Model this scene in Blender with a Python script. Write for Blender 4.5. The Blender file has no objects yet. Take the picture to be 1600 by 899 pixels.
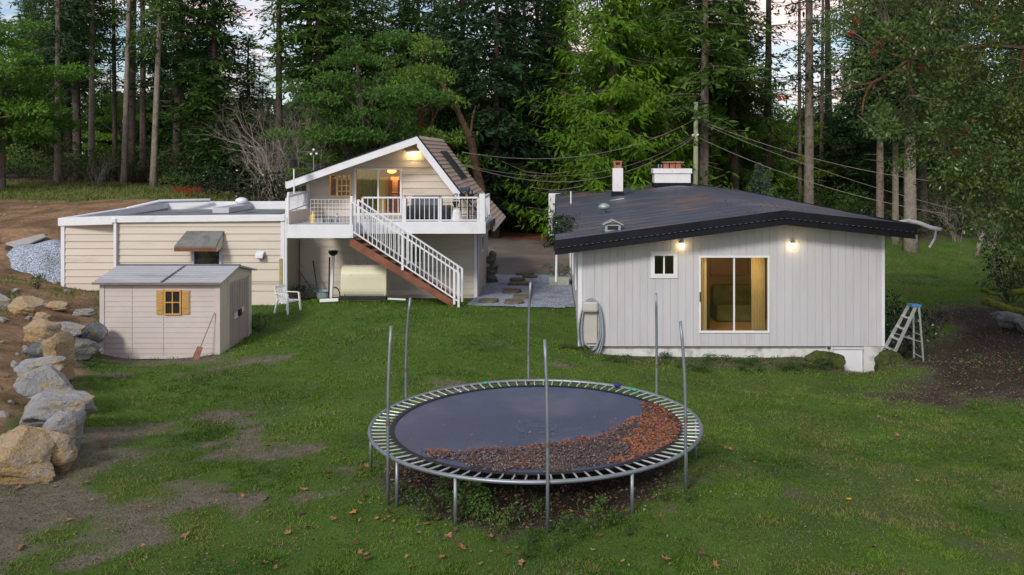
import bpy, math, random
import numpy as np
from mathutils import Vector, Matrix, Euler
random.seed(7); RS = np.random.RandomState(11)
scene = bpy.context.scene
COL = scene.collection
F, PX, PY, CZ = 1385.0, 870.0, 242.0, 5.2      # focal length and principal point of the photograph, camera height

def XX(px, Y): return (px - PX) * Y / F
def ZZ(py, Y): return CZ - (py - PY) * Y / F
def PT(px, py, Y): return Vector((XX(px, Y), Y, ZZ(py, Y)))

# ------------------------------------------------------------------ noise
def _hash(ix, iy, s):
    h = (ix.astype(np.int64) * 374761393 + iy.astype(np.int64) * 668265263 + s * 1442695041) & 0xFFFFFFFF
    h = ((h ^ (h >> 13)) * 1274126177) & 0xFFFFFFFF
    return ((h ^ (h >> 16)) & 0xFFFF) / 65535.0
def vnoise(x, y, s=0):
    x = np.asarray(x, float); y = np.asarray(y, float)
    ix = np.floor(x); iy = np.floor(y); fx = x - ix; fy = y - iy
    fx = fx * fx * (3 - 2 * fx); fy = fy * fy * (3 - 2 * fy)
    a = _hash(ix, iy, s); b = _hash(ix + 1, iy, s); c = _hash(ix, iy + 1, s); d = _hash(ix + 1, iy + 1, s)
    return (a * (1 - fx) + b * fx) * (1 - fy) + (c * (1 - fx) + d * fx) * fy
def fbm(x, y, s=0, o=4):
    r = 0; a = .5; t = 0
    for k in range(o):
        r = r + a * vnoise(np.asarray(x) * 2 ** k + 17.3 * k, np.asarray(y) * 2 ** k - 9.1 * k, s + k); t += a; a *= .5
    return r / t
def sstep(a, b, x):
    t = np.clip((np.asarray(x, float) - a) / (b - a), 0, 1); return t * t * (3 - 2 * t)

# ------------------------------------------------------------------ materials
MATS = {}
def _n(nt, t, **kw):
    n = nt.nodes.new(t)
    for k, v in kw.items(): setattr(n, k, v)
    return n
def _mix(nt, fac, a, b, blend='MIX'):
    m = nt.nodes.new('ShaderNodeMix'); m.data_type = 'RGBA'; m.blend_type = blend
    for sock, v in ((m.inputs[0], fac), (m.inputs[6], a), (m.inputs[7], b)):
        if hasattr(v, 'links') or isinstance(v, bpy.types.NodeSocket): nt.links.new(v, sock)
        elif isinstance(v, (int, float)): sock.default_value = v
        else: sock.default_value = (*v[:3], 1)
    return m.outputs[2]
def _ramp(nt, src, p0, p1, inv=False):
    r = nt.nodes.new('ShaderNodeMapRange'); r.clamp = True
    nt.links.new(src, r.inputs[0]); r.inputs[1].default_value = p0; r.inputs[2].default_value = p1
    if inv: r.inputs[3].default_value = 1; r.inputs[4].default_value = 0
    return r.outputs[0]
def _noise(nt, co, scale, detail=4, rough=.55, stretch=None):
    if stretch:
        mp = nt.nodes.new('ShaderNodeMapping'); mp.inputs['Scale'].default_value = stretch
        nt.links.new(co, mp.inputs[0]); co = mp.outputs[0]
    n = nt.nodes.new('ShaderNodeTexNoise'); n.inputs['Scale'].default_value = scale
    n.inputs['Detail'].default_value = detail; n.inputs['Roughness'].default_value = rough
    nt.links.new(co, n.inputs['Vector']); return n.outputs[0]
def newmat(name):
    m = bpy.data.materials.new(name); m.use_nodes = True; nt = m.node_tree
    b = nt.nodes['Principled BSDF']; tc = nt.nodes.new('ShaderNodeTexCoord')
    return m, nt, b, tc.outputs['Object']
def mat(name, col, rough=.6, var=.18, scale=3, bump=0., bscale=40, metal=0, spec=.3, dirt=None, dscale=1.2, damt=(.5, .75), stretch=None, emit=None, estr=0, grain=None):
    if name in MATS: return MATS[name]
    m, nt, b, co = newmat(name)
    c2 = [max(0, c * (1 - var)) for c in col]; c1 = [min(1, c * (1 + var)) for c in col]
    n = _noise(nt, co, scale, 5, .6, stretch)
    o = _mix(nt, _ramp(nt, n, .3, .7), c2, c1)
    if grain:
        g = _noise(nt, co, grain, 2, .7); o = _mix(nt, _ramp(nt, g, .35, .65), o, [c * .75 for c in col])
    if dirt:
        d = _noise(nt, co, dscale, 6, .65, stretch); o = _mix(nt, _ramp(nt, d, *damt), o, dirt)
    nt.links.new(o, b.inputs['Base Color'])
    b.inputs['Roughness'].default_value = rough; b.inputs['Metallic'].default_value = metal
    b.inputs['Specular IOR Level'].default_value = spec
    if bump:
        bn = _noise(nt, co, bscale, 4, .6, stretch)
        bp = nt.nodes.new('ShaderNodeBump'); bp.inputs['Strength'].default_value = 1; bp.inputs['Distance'].default_value = bump
        nt.links.new(bn, bp.inputs['Height']); nt.links.new(bp.outputs[0], b.inputs['Normal'])
    if emit:
        b.inputs['Emission Color'].default_value = (*emit, 1); b.inputs['Emission Strength'].default_value = estr
    MATS[name] = m; return m
def leafmat(name, ca, cb, cc=None, rough=.55, trans=.35, scale=.35, spec=.25):
    """foliage: colour runs between ca and cb with the leaf's own tint and soft clumps; cc = odd leaves"""
    if name in MATS: return MATS[name]
    m, nt, b, co = newmat(name)
    at = nt.nodes.new('ShaderNodeAttribute'); at.attribute_name = 'tint'
    oi = nt.nodes.new('ShaderNodeObjectInfo')
    n = _noise(nt, co, scale, 3, .6)
    ad = nt.nodes.new('ShaderNodeMath'); ad.operation = 'MULTIPLY_ADD'
    nt.links.new(_ramp(nt, n, .35, .65), ad.inputs[0]); ad.inputs[1].default_value = .55
    m2 = nt.nodes.new('ShaderNodeMath'); m2.operation = 'MULTIPLY'; nt.links.new(at.outputs['Fac'], m2.inputs[0]); m2.inputs[1].default_value = .45
    nt.links.new(m2.outputs[0], ad.inputs[2])
    c = _mix(nt, ad.outputs[0], ca, cb)
    if cc is not None:
        c = _mix(nt, _ramp(nt, at.outputs['Fac'], .93, .95), c, cc)
    hs = nt.nodes.new('ShaderNodeHueSaturation'); nt.links.new(c, hs.inputs['Color'])
    r = nt.nodes.new('ShaderNodeMapRange'); nt.links.new(oi.outputs['Random'], r.inputs[0]); r.inputs[3].default_value = .7; r.inputs[4].default_value = 1.3
    nt.links.new(r.outputs[0], hs.inputs['Value'])
    r2 = nt.nodes.new('ShaderNodeMapRange'); nt.links.new(oi.outputs['Random'], r2.inputs[0]); r2.inputs[3].default_value = .515; r2.inputs[4].default_value = .485
    nt.links.new(r2.outputs[0], hs.inputs['Hue'])
    nt.links.new(hs.outputs[0], b.inputs['Base Color']); b.inputs['Roughness'].default_value = rough
    b.inputs['Specular IOR Level'].default_value = spec
    if trans:
        t = nt.nodes.new('ShaderNodeBsdfTranslucent'); nt.links.new(hs.outputs[0], t.inputs[0])
        mx = nt.nodes.new('ShaderNodeMixShader'); mx.inputs[0].default_value = trans
        nt.links.new(b.outputs[0], mx.inputs[1]); nt.links.new(t.outputs[0], mx.inputs[2])
        nt.links.new(mx.outputs[0], nt.nodes['Material Output'].inputs[0])
    MATS[name] = m; return m
def glassmat(name, tint=(.9, .95, .9), refl=.16):
    if name in MATS: return MATS[name]
    m, nt, b, co = newmat(name); nt.nodes.remove(b)
    t = nt.nodes.new('ShaderNodeBsdfTransparent'); t.inputs[0].default_value = (*tint, 1)
    g = nt.nodes.new('ShaderNodeBsdfGlossy'); g.inputs['Roughness'].default_value = .02
    fr = nt.nodes.new('ShaderNodeFresnel'); fr.inputs[0].default_value = 1.5
    ad = nt.nodes.new('ShaderNodeMath'); ad.operation = 'ADD'; ad.use_clamp = True
    nt.links.new(fr.outputs[0], ad.inputs[0]); ad.inputs[1].default_value = refl
    mx = nt.nodes.new('ShaderNodeMixShader'); nt.links.new(ad.outputs[0], mx.inputs[0])
    nt.links.new(t.outputs[0], mx.inputs[1]); nt.links.new(g.outputs[0], mx.inputs[2])
    nt.links.new(mx.outputs[0], nt.nodes['Material Output'].inputs[0])
    MATS[name] = m; return m

# ------------------------------------------------------------------ mesh builder
OFF = {}
class MB:
    def __init__(s): s.v = []; s.f = []; s.t = []
    def add(s, vs, fs, tint=None):
        b = len(s.v); s.v += [tuple(v) for v in vs]; s.f += [tuple(i + b for i in f) for f in fs]
        if tint is not None:
            s.t += [0.5] * (b - len(s.t)); s.t += [tint] * len(vs)
        return s
    def box(s, x0, x1, y0, y1, z0, z1):
        vs = [(x, y, z) for z in (z0, z1) for y in (y0, y1) for x in (x0, x1)]
        return s.add(vs, [(0, 2, 3, 1), (4, 5, 7, 6), (0, 1, 5, 4), (2, 6, 7, 3), (0, 4, 6, 2), (1, 3, 7, 5)])
    def obox(s, a, b, w, h, up=(0, 0, 1)):
        """bar of section w (sideways) x h (up) from a to b"""
        a = Vector(a); b = Vector(b); d = (b - a).normalized(); up = Vector(up)
        sd = d.cross(up)
        if sd.length < 1e-4: sd = d.cross(Vector((1, 0, 0)))
        sd.normalize(); u = sd.cross(d).normalized(); sd *= w / 2; u *= h / 2
        vs = [p + i * sd + j * u for p in (a, b) for j in (-1, 1) for i in (-1, 1)]
        return s.add(vs, [(0, 1, 3, 2), (4, 6, 7, 5), (0, 4, 5, 1), (2, 3, 7, 6), (0, 2, 6, 4), (1, 5, 7, 3)])
    def slab(s, ps, th):
        """polygon ps thickened downwards by th (vector or number)"""
        d = Vector((0, 0, -th)) if isinstance(th, (int, float)) else Vector(th)
        n = len(ps); vs = [Vector(p) for p in ps] + [Vector(p) + d for p in ps]
        fs = [tuple(range(n)), tuple(range(2 * n - 1, n - 1, -1))] + [(i, i + n, (i + 1) % n + n, (i + 1) % n) for i in range(n)]
        return s.add(vs, fs)
    def tube(s, pts, r, n=8, cap=True, tint=None, closed=False):
        pts = [Vector(p) for p in pts]; m = len(pts)
        rs = r if isinstance(r, (list, tuple)) else [r] * m
        vs = []; ref = None
        for i, p in enumerate(pts):
            if closed: d = pts[(i + 1) % m] - pts[i - 1]
            else: d = (pts[min(i + 1, m - 1)] - pts[max(i - 1, 0)])
            d = d.normalized() if d.length > 1e-9 else Vector((0, 0, 1))
            if ref is None:
                ref = d.orthogonal().normalized()
            ref = (ref - d * ref.dot(d)); ref = ref.normalized() if ref.length > 1e-6 else d.orthogonal().normalized()
            q = d.cross(ref)
            for k in range(n):
                a = 2 * math.pi * k / n; vs.append(p + (ref * math.cos(a) + q * math.sin(a)) * rs[i])
        fs = []
        rng = m if closed else m - 1
        for i in range(rng):
            j = (i + 1) % m
            for k in range(n):
                fs.append((i * n + k, i * n + (k + 1) % n, j * n + (k + 1) % n, j * n + k))
        if cap and not closed:
            fs.append(tuple(range(n - 1, -1, -1))); fs.append(tuple((m - 1) * n + k for k in range(n)))
        return s.add(vs, fs, tint)
    def lathe(s, prof, c=(0, 0, 0), n=20, sx=1, sy=1):
        c = Vector(c); vs = []; m = len(prof)
        for r, z in prof:
            for k in range(n):
                a = 2 * math.pi * k / n; vs.append(c + Vector((math.cos(a) * r * sx, math.sin(a) * r * sy, z)))
        fs = [(i * n + k, i * n + (k + 1) % n, (i + 1) * n + (k + 1) % n, (i + 1) * n + k) for i in range(m - 1) for k in range(n)]
        fs.append(tuple(range(n - 1, -1, -1))); fs.append(tuple((m - 1) * n + k for k in range(n)))
        return s.add(vs, fs)
    def ball(s, c, r, n=12, m=8, sz=1):
        return s.lathe([(max(1e-4, r * math.sin(math.pi * i / m)), -r * sz * math.cos(math.pi * i / m)) for i in range(m + 1)], c, n)
    def quad(s, a, b, c, d): return s.add([a, b, c, d], [(0, 1, 2, 3)])
    def build(s, name, material=None, parent=None, smooth=False, label=None, cat=None, group=None, kind=None, bevel=0):
        vs = np.array(s.v, float).reshape(-1, 3)
        if parent is not None: off = OFF.get(parent.name, Vector((0, 0, 0)))
        else: off = Vector(((vs[:, 0].min() + vs[:, 0].max()) / 2, (vs[:, 1].min() + vs[:, 1].max()) / 2, vs[:, 2].min()))
        vs = vs - np.array(off)
        me = bpy.data.meshes.new(name); me.from_pydata([tuple(v) for v in vs], [], s.f); me.update()
        if s.t:
            t = s.t + [.5] * (len(s.v) - len(s.t))
            at = me.attributes.new('tint', 'FLOAT', 'POINT'); at.data.foreach_set('value', np.array(t, np.float32))
        if smooth: me.polygons.foreach_set('use_smooth', [True] * len(me.polygons))
        if material: me.materials.append(material)
        o = bpy.data.objects.new(name, me); COL.objects.link(o)
        if parent is not None: o.parent = parent
        else: o.location = off
        OFF[o.name] = off
        if bevel:
            b = o.modifiers.new('edge', 'BEVEL'); b.width = bevel; b.segments = 2; b.limit_method = 'ANGLE'
        tag(o, label, cat, group, kind)
        return o
def build_each(mb, name, material, parent):
    """each box of the builder becomes a part of its own"""
    for i in range(0, len(mb.v), 8):
        q = MB(); q.v = mb.v[i:i + 8]; q.f = [tuple(a - i for a in f) for f in mb.f if i <= f[0] < i + 8]; q.build(name, material, parent)
def tag(o, label=None, cat=None, group=None, kind=None):
    if label: o['label'] = label
    if cat: o['category'] = cat
    if group: o['group'] = group
    if kind: o['kind'] = kind
    return o
def thing(name, label, cat, loc=(0, 0, 0), group=None, local=False):
    """empty at the thing's base; local=True: parts are written in its own coordinates"""
    o = bpy.data.objects.new(name, None); COL.objects.link(o); o.location = Vector(loc); o.empty_display_size = .2
    OFF[o.name] = Vector((0, 0, 0)) if local else Vector(loc)
    return tag(o, label, cat, group)
def copy_tree(o, parent=None):
    c = o.copy(); COL.objects.link(c)
    if parent is not None: c.parent = parent
    for ch in list(o.children): copy_tree(ch, c)
    return c
def fastmesh(name, V, FC, tint=None):
    """V (n,3), FC (m,4) quads"""
    me = bpy.data.meshes.new(name)
    me.vertices.add(len(V)); me.vertices.foreach_set('co', np.asarray(V, np.float32).ravel())
    me.loops.add(FC.size); me.loops.foreach_set('vertex_index', FC.astype(np.int32).ravel())
    me.polygons.add(len(FC)); me.polygons.foreach_set('loop_start', np.arange(0, FC.size, FC.shape[1], dtype=np.int32))
    me.update(calc_edges=True)
    if tint is not None:
        at = me.attributes.new('tint', 'FLOAT', 'POINT'); at.data.foreach_set('value', np.asarray(tint, np.float32))
    me.validate(); return me
def leafquads(C, D, N, L, W, tint):
    """rhombic leaves: base C, direction D, normal N, length L, width W"""
    D = D / np.maximum(1e-6, np.linalg.norm(D, axis=1))[:, None]
    S = np.cross(D, N); S /= np.maximum(1e-6, np.linalg.norm(S, axis=1))[:, None]
    L = L[:, None]; W = W[:, None]
    V = np.stack([C, C + D * L * .45 + S * W * .5, C + D * L, C + D * L * .45 - S * W * .5], 1)
    n = len(C); FC = np.arange(4 * n).reshape(n, 4)
    return V.reshape(-1, 3), FC, np.repeat(tint, 4)
def meshobj(name, me, material, parent=None, loc=(0, 0, 0), label=None, cat=None, group=None, kind=None):
    if len(me.materials) == 0: me.materials.append(material)
    o = bpy.data.objects.new(name, me); COL.objects.link(o)
    if parent is not None: o.parent = parent
    o.location = loc
    OFF[o.name] = Vector((0, 0, 0))
    return tag(o, label, cat, group, kind)

# ------------------------------------------------------------------ terrain
ctl = []
for px, py, Y in [(0,305,43),(150,308,43),(300,312,42),(0,350,35),(50,345,35),(92,352,33),(60,440,27),(95,452,29),
    (20,500,20.5),(0,560,17),(0,640,14),(-120,620,14),(-150,500,20),
    (145,560,20.5),(157,552,21.3),(343,552,21.3),(395,521,23.4),(120,650,15),(30,770,11.3),(0,899,9.1),(800,899,9.1),(1600,899,9.6),
    (855,832,10.2),(605,790,10.97),(1079,770,11.1),(583,735,12.3),(1090,715,13),
    (500,560,20),(490,478,26.2),(720,479,26.6),(500,468,28.3),(600,467,29.6),(735,467,29.8),(440,477,28.2),
    (860,545,21.7),(900,549,23.3),(1290,556,23.1),(1350,592,23.1),(1318,588,23.0),(1378,588,23.0),(1000,554,23.2),(1100,556,23.2),(1200,557,23.2),(1340,600,21),(1340,640,18),(1440,567,22.5),(1385,560,22.7),
    (1600,600,19.7),(1500,500,27.5),(1400,402,43),(1550,402,43),(1600,480,30),(900,700,14.2),(1200,700,14.4),(1500,750,13),
    (745,480,27),(895,482,27),(750,430,36),(885,430,36)]:
    p = PT(px, py, Y); ctl.append((p.x, p.y, p.z))
ctl += [(-2,40,.33),(-3,47,.35),(2,55,.6),(-40,60,3.9),(-70,95,5),(-22,52,3.4),(0,90,1.6),(45,90,1.6),(40,50,.8),(60,20,.6),(0,-25,1.0),
    (60,-25,.8),(-60,-25,3),(-30,10,2.4),(-50,30,3.6),(-14,48,2.4),(-7,42,.7),(-8,55,1.2),(-12,33,.8),(9,34,0),(9,44,.3),(20,60,1.6),(0,120,2),(-90,40,5),(90,60,2),(5,30,-.05),(15,52,1.1)]
ctl = np.array(ctl)
def _tps():
    P = ctl[:, :2] / 20.; n = len(P)
    d = np.linalg.norm(P[:, None] - P[None], axis=2)
    K = np.where(d > 0, d * d * np.log(d + 1e-12), 0) + np.eye(n) * .0006
    A = np.zeros((n + 3, n + 3)); A[:n, :n] = K; A[:n, n] = 1; A[:n, n + 1:] = P; A[n, :n] = 1; A[n + 1:, :n] = P.T
    b = np.zeros(n + 3); b[:n] = ctl[:, 2]
    return P, np.linalg.solve(A, b)
TP, TW = _tps()
def ground_np(x, y):
    x = np.asarray(x, float); y = np.asarray(y, float); sh = x.shape
    xc = np.clip(x, -75, 75); yc = np.clip(y, -24, 105)
    Q = np.stack([xc.ravel(), yc.ravel()], 1) / 20.
    z = np.zeros(len(Q))
    for i in range(0, len(Q), 20000):
        q = Q[i:i + 20000]; d = np.linalg.norm(q[:, None] - TP[None], axis=2)
        z[i:i + 20000] = (np.where(d > 0, d * d * np.log(d + 1e-12), 0) @ TW[:len(TP)]) + TW[len(TP)] + q @ TW[len(TP) + 1:]
    z = np.clip(z, -.95, 6.5).reshape(sh) - .30 * np.exp(-((x - 7.95) / .5) ** 2 - ((y - 23.0) / .8) ** 2) - .07 * sstep(21.5, 22.8, y) * (1 - sstep(23.4, 24, y)) * sstep(.6, 1.6, x) * (1 - sstep(7, 9, x))
    near = 1 - sstep(45, 60, np.abs(y)) 
    z = z + (fbm(x * .9, y * .9, 3) - .5) * .10 * near * np.clip(.3 + sstep(.9, 1.6, z), 0, 1) + (fbm(x * 4, y * 4, 5, 3) - .5) * .035 * near
    return z
def G(x, y): return float(ground_np(np.array([x]), np.array([y]))[0])

# distance left of the boulder line (positive = on the bank)
BL = np.array([(-7.3, 9.0), (-7.5, 11.7), (-8.3, 14), (-8.7, 16), (-9.6, 18.5), (-11.0, 21), (-12.0, 23.5), (-14.2, 28.5), (-16.8, 60)])
def bank(x, y):
    bx = np.interp(y, BL[:, 1], BL[:, 0]); return bx - x
def ground_masks(x, y):
    """grass cover 0..1, red-brown soil 0..1, dark leaf litter 0..1"""
    b = bank(x, y)
    n1 = fbm(x * .45, y * .45, 21); n2 = fbm(x * 1.6, y * 1.6, 31); n3 = fbm(x * .2 + 5, y * .2, 41)
    soil = sstep(-.25, .5, b + (n2 - .5) * 1.2)
    # grassy strip along the foot of the trees on the hill
    strip = sstep(40.5, 42.5, y + (n2 - .5) * 3) * sstep(0, 1, b + 6)
    weeds = sstep(.52, .62, n2) * sstep(19, 22, y) * (1 - sstep(27, 29, y)) * .8
    soil_ = soil * (1 - strip)
    # bare patches: lower left corner, some on the lawn
    pxl = PX + F * x / np.maximum(y, 3)
    bare = sstep(.56, .76, n1 * .6 + n2 * .4 - .05 * sstep(600, 1000, pxl) + .20 * sstep(420, 60, pxl) * (1 - sstep(10.8, 12.5, y)) + .03 * sstep(460, 150, pxl) * (1 - sstep(19, 20, y)))
    bare = np.maximum(bare, sstep(.0, -.9, b) * 0)
    right = sstep(1340, 1500, pxl + (n1 - .5) * 260) * sstep(17.0, 20, y + (n2 - .5) * 3) * (1 - sstep(28.5, 33, y + (n2 - .5) * 5))
    rn = sstep(.35, .6, n2 + .1) * sstep(950, 1500, pxl) * sstep(.40, .6, n1) * .55
    shedf = sstep(1.1, .3, np.abs(y - 20.7 + (n2 - .5))) * sstep(140, 180, pxl) * (1 - sstep(300, 420, pxl))
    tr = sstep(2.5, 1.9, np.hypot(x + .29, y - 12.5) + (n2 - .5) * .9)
    forest = sstep(46, 50, y + (n2 - .5) * 4)
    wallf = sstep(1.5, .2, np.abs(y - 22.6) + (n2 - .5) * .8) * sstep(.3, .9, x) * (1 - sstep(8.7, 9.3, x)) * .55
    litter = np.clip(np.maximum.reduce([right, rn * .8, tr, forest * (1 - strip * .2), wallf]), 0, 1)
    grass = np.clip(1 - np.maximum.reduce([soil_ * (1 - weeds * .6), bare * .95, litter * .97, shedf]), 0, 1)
    return grass, soil_, litter
def ground_mat():
    m, nt, b, co = newmat('lawn_and_soil')
    at = nt.nodes.new('ShaderNodeAttribute'); at.attribute_name = 'cover'
    sp = nt.nodes.new('ShaderNodeSeparateColor'); nt.links.new(at.outputs['Color'], sp.inputs[0])
    nb = _noise(nt, co, .8, 6, .65); nm = _noise(nt, co, 6, 6, .7); nf = _noise(nt, co, 45, 4, .75)
    dirt = _mix(nt, _ramp(nt, nm, .35, .65), (.13, .115, .080), (.21, .19, .145))
    dirt = _mix(nt, _ramp(nt, nf, .52, .6), dirt, (.04, .032, .024))
    soil = _mix(nt, _ramp(nt, nm, .35, .68), (.21, .125, .065), (.38, .255, .155))
    soil = _mix(nt, _ramp(nt, nb, .42, .6), soil, (.14, .09, .05))
    soil = _mix(nt, _ramp(nt, nf, .62, .68), soil, (.36, .27, .18))
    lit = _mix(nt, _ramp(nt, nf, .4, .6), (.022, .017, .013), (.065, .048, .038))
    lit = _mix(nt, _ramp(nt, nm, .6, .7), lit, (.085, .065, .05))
    gr = _mix(nt, _ramp(nt, nb, .38, .62), (.058, .110, .018), (.084, .158, .024))
    gr = _mix(nt, _ramp(nt, nm, .5, .75), gr, (.085, .11, .025))
    gr = _mix(nt, _ramp(nt, nf, .55, .7), gr, (.03, .055, .012))
    gm = nt.nodes.new('ShaderNodeMath'); gm.operation = 'MULTIPLY_ADD'; nt.links.new(nm, gm.inputs[0]); gm.inputs[1].default_value = .9
    nt.links.new(sp.outputs[0], gm.inputs[2])
    c = _mix(nt, sp.outputs[1], dirt, soil); c = _mix(nt, sp.outputs[2], c, lit)
    c = _mix(nt, _ramp(nt, gm.outputs[0], .8, 1.15), c, gr)
    nt.links.new(c, b.inputs['Base Color']); b.inputs['Roughness'].default_value = .95; b.inputs['Specular IOR Level'].default_value = .15
    ad = nt.nodes.new('ShaderNodeMath'); ad.operation = 'ADD'; nt.links.new(nf, ad.inputs[0]); nt.links.new(nm, ad.inputs[1])
    bp = nt.nodes.new('ShaderNodeBump'); bp.inputs['Distance'].default_value = .03; nt.links.new(ad.outputs[0], bp.inputs['Height'])
    nt.links.new(bp.outputs[0], b.inputs['Normal'])
    return m
def axis(lo, hi, segs):
    out = [lo]
    for a, st in segs:
        while out[-1] < a - 1e-6: out.append(min(a, out[-1] + st))
    return np.array(out)
gx = axis(-320, 320, [(-80, 24), (-34, 2), (-17, .5), (14, .2), (34, .5), (80, 2), (320, 24)])
gy = axis(-60, 400, [(-20, 8), (8, 2), (27, .2), (47, .4), (100, 2), (400, 25)])
GXX, GYY = np.meshgrid(gx, gy); GZ = ground_np(GXX, GYY)
V = np.stack([GXX.ravel(), GYY.ravel(), GZ.ravel()], 1); nx = len(gx); ny = len(gy)
ii = (np.arange(ny - 1)[:, None] * nx + np.arange(nx - 1)[None]).ravel()
me = fastmesh('ground', V, np.stack([ii, ii + 1, ii + nx + 1, ii + nx], 1))
g_, s_, l_ = ground_masks(V[:, 0], V[:, 1])
ca = me.color_attributes.new('cover', 'FLOAT_COLOR', 'POINT')
ca.data.foreach_set('color', np.stack([g_, s_, l_, np.ones_like(g_)], 1).astype(np.float32).ravel())
me.polygons.foreach_set('use_smooth', [True] * len(me.polygons))
meshobj('ground', me, ground_mat(), kind='structure')
def Gf(x, y):
    """height of the built ground sheet (bilinear)"""
    i = int(np.clip(np.searchsorted(gx, x) - 1, 0, nx - 2)); j = int(np.clip(np.searchsorted(gy, y) - 1, 0, ny - 2))
    u = (x - gx[i]) / (gx[i + 1] - gx[i]); v = (y - gy[j]) / (gy[j + 1] - gy[j])
    return float((GZ[j, i] * (1 - u) + GZ[j, i + 1] * u) * (1 - v) + (GZ[j + 1, i] * (1 - u) + GZ[j + 1, i + 1] * u) * v)
def drape(name, poly_fn, x0, x1, y0, y1, st, lift, m, label=None, kind='structure'):
    xs = np.arange(x0, x1 + 1e-6, st); ys = np.arange(y0, y1 + 1e-6, st); mb = MB(); idx = {}
    for j, y in enumerate(ys):
        for i, x in enumerate(xs):
            idx[i, j] = len(mb.v); mb.v.append((x, y, Gf(x, y) + lift))
    for j in range(len(ys) - 1):
        for i in range(len(xs) - 1):
            if poly_fn(xs[i] + st / 2, ys[j] + st / 2): mb.f.append((idx[i, j], idx[i + 1, j], idx[i + 1, j + 1], idx[i, j + 1]))
    return mb.build(name, m, None, smooth=True, kind=kind, label=label)
# ------------------------------------------------------------------ shared wall builders
def panel_wall(mb, O, U, N, ulo, uhi, z0, z1, openings=(), board=.19, lap=.02, back=.1):
    """lapped horizontal boards; O origin, U along, N outward; openings = (u0,u1,z0,z1)"""
    O = Vector(O); U = Vector(U); N = Vector(N); Z = Vector((0, 0, 1))
    zs = set([z0, z1]); k = 0
    while z0 + k * board < z1: zs.add(round(z0 + k * board, 5)); k += 1
    for o in openings:
        for z in o[2:]:
            if z0 < z < z1: zs.add(z)
    zs = sorted(zs)
    P = lambda u, z, d: O + U * u + N * d + Z * z
    for a, b in zip(zs[:-1], zs[1:]):
        if b - a < 1e-4: continue
        kk = math.floor((a + 1e-6 - z0) / board); fa = (a - z0) / board - kk; fb = (b - z0) / board - kk
        da = lap * (1 - fa); db = lap * (1 - fb)
        segs = [(0., 1.)]
        la, ha, lb, hb = ulo(a), uhi(a), ulo(b), uhi(b)
        if ha - la < .02 and hb - lb < .02: continue
        cuts = sorted([(o[0], o[1]) for o in openings if o[2] <= a + 1e-6 and o[3] >= b - 1e-6])
        es = []; cur = None
        edges = [(la, lb)]
        for c0, c1 in cuts: edges += [(c0, c0), (c1, c1)]
        edges.append((ha, hb))
        for i in range(0, len(edges), 2):
            (a0, b0), (a1, b1) = edges[i], edges[i + 1]
            if a1 - a0 < 1e-4 and b1 - b0 < 1e-4: continue
            mb.quad(P(a0, a, da), P(a1, a, da), P(b1, b, db), P(b0, b, db))
            mb.quad(P(a0, a, -back), P(b0, b, -back), P(b1, b, -back), P(a1, a, -back))
            if fa < 1e-3: mb.quad(P(a0, a, 0), P(a1, a, 0), P(a1, a, da), P(a0, a, da))
    return mb
def board_wall(mb, O, U, N, u0, u1, zlo, zhi, openings=(), board=.2, gap=.009, depth=.012, back=.1, seed=1):
    """vertical boards with a narrow recessed groove between them"""
    O = Vector(O); U = Vector(U); N = Vector(N); Z = Vector((0, 0, 1)); rr = random.Random(seed)
    P = lambda u, z, d: O + U * u + N * d + Z * z
    def strips(e, d, inner):
        us = set([u0, u1])
        x = u0
        while x < u1: us.add(round(x, 5)); x += board
        for o in openings:
            for q in o[:2]:
                if u0 < q < u1: us.add(q)
        us = sorted(us)
        for a, b in zip(us[:-1], us[1:]):
            ge = e * rr.choice([.5, .8, 1, 1, 1.6]) if not inner else 0
            ga = a + ge / 2 if (abs((a - u0) / board - round((a - u0) / board)) < 1e-3) else a
            gb = b - ge / 2 if (abs((b - u0) / board - round((b - u0) / board)) < 1e-3) else b
            dd = d + (rr.uniform(-.0015, .0015) if not inner else 0)
            cuts = sorted([(o[2], o[3]) for o in openings if o[0] <= a + 1e-6 and o[1] >= b - 1e-6])
            edges = [(zlo(ga), zlo(gb))]
            for c0, c1 in cuts: edges += [(c0, c0), (c1, c1)]
            edges.append((zhi(ga), zhi(gb)))
            for i in range(0, len(edges), 2):
                (a0, b0), (a1, b1) = edges[i], edges[i + 1]
                if a1 - a0 < 1e-3: continue
                mb.quad(P(ga, a0, dd), P(gb, b0, dd), P(gb, b1, dd), P(ga, a1, dd))
                if not inner:
                    mb.quad(P(ga, a0, dd), P(ga, a1, dd), P(ga, a1, 0), P(ga, a0, 0)); mb.quad(P(gb, b1, dd), P(gb, b0, dd), P(gb, b0, 0), P(gb, b1, 0))
                    mb.quad(P(ga, a1, -back), P(gb, b1, -back), P(gb, b0, -back), P(ga, a0, -back))
    strips(gap, depth, False); strips(0, 0.0, True)
    return mb
def room(mb, x0, x1, y0, y1, z0, z1):
    """inside faces of a room open towards the camera"""
    mb.quad((x0, y1, z0), (x0, y1, z1), (x1, y1, z1), (x1, y1, z0)); mb.quad((x0, y0, z0), (x0, y0, z1), (x0, y1, z1), (x0, y1, z0))
    mb.quad((x1, y0, z0), (x1, y1, z0), (x1, y1, z1), (x1, y0, z1)); mb.quad((x0, y0, z0), (x0, y1, z0), (x1, y1, z0), (x1, y0, z0))
    mb.quad((x0, y0, z1), (x1, y0, z1), (x1, y1, z1), (x0, y1, z1)); return mb
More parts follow.
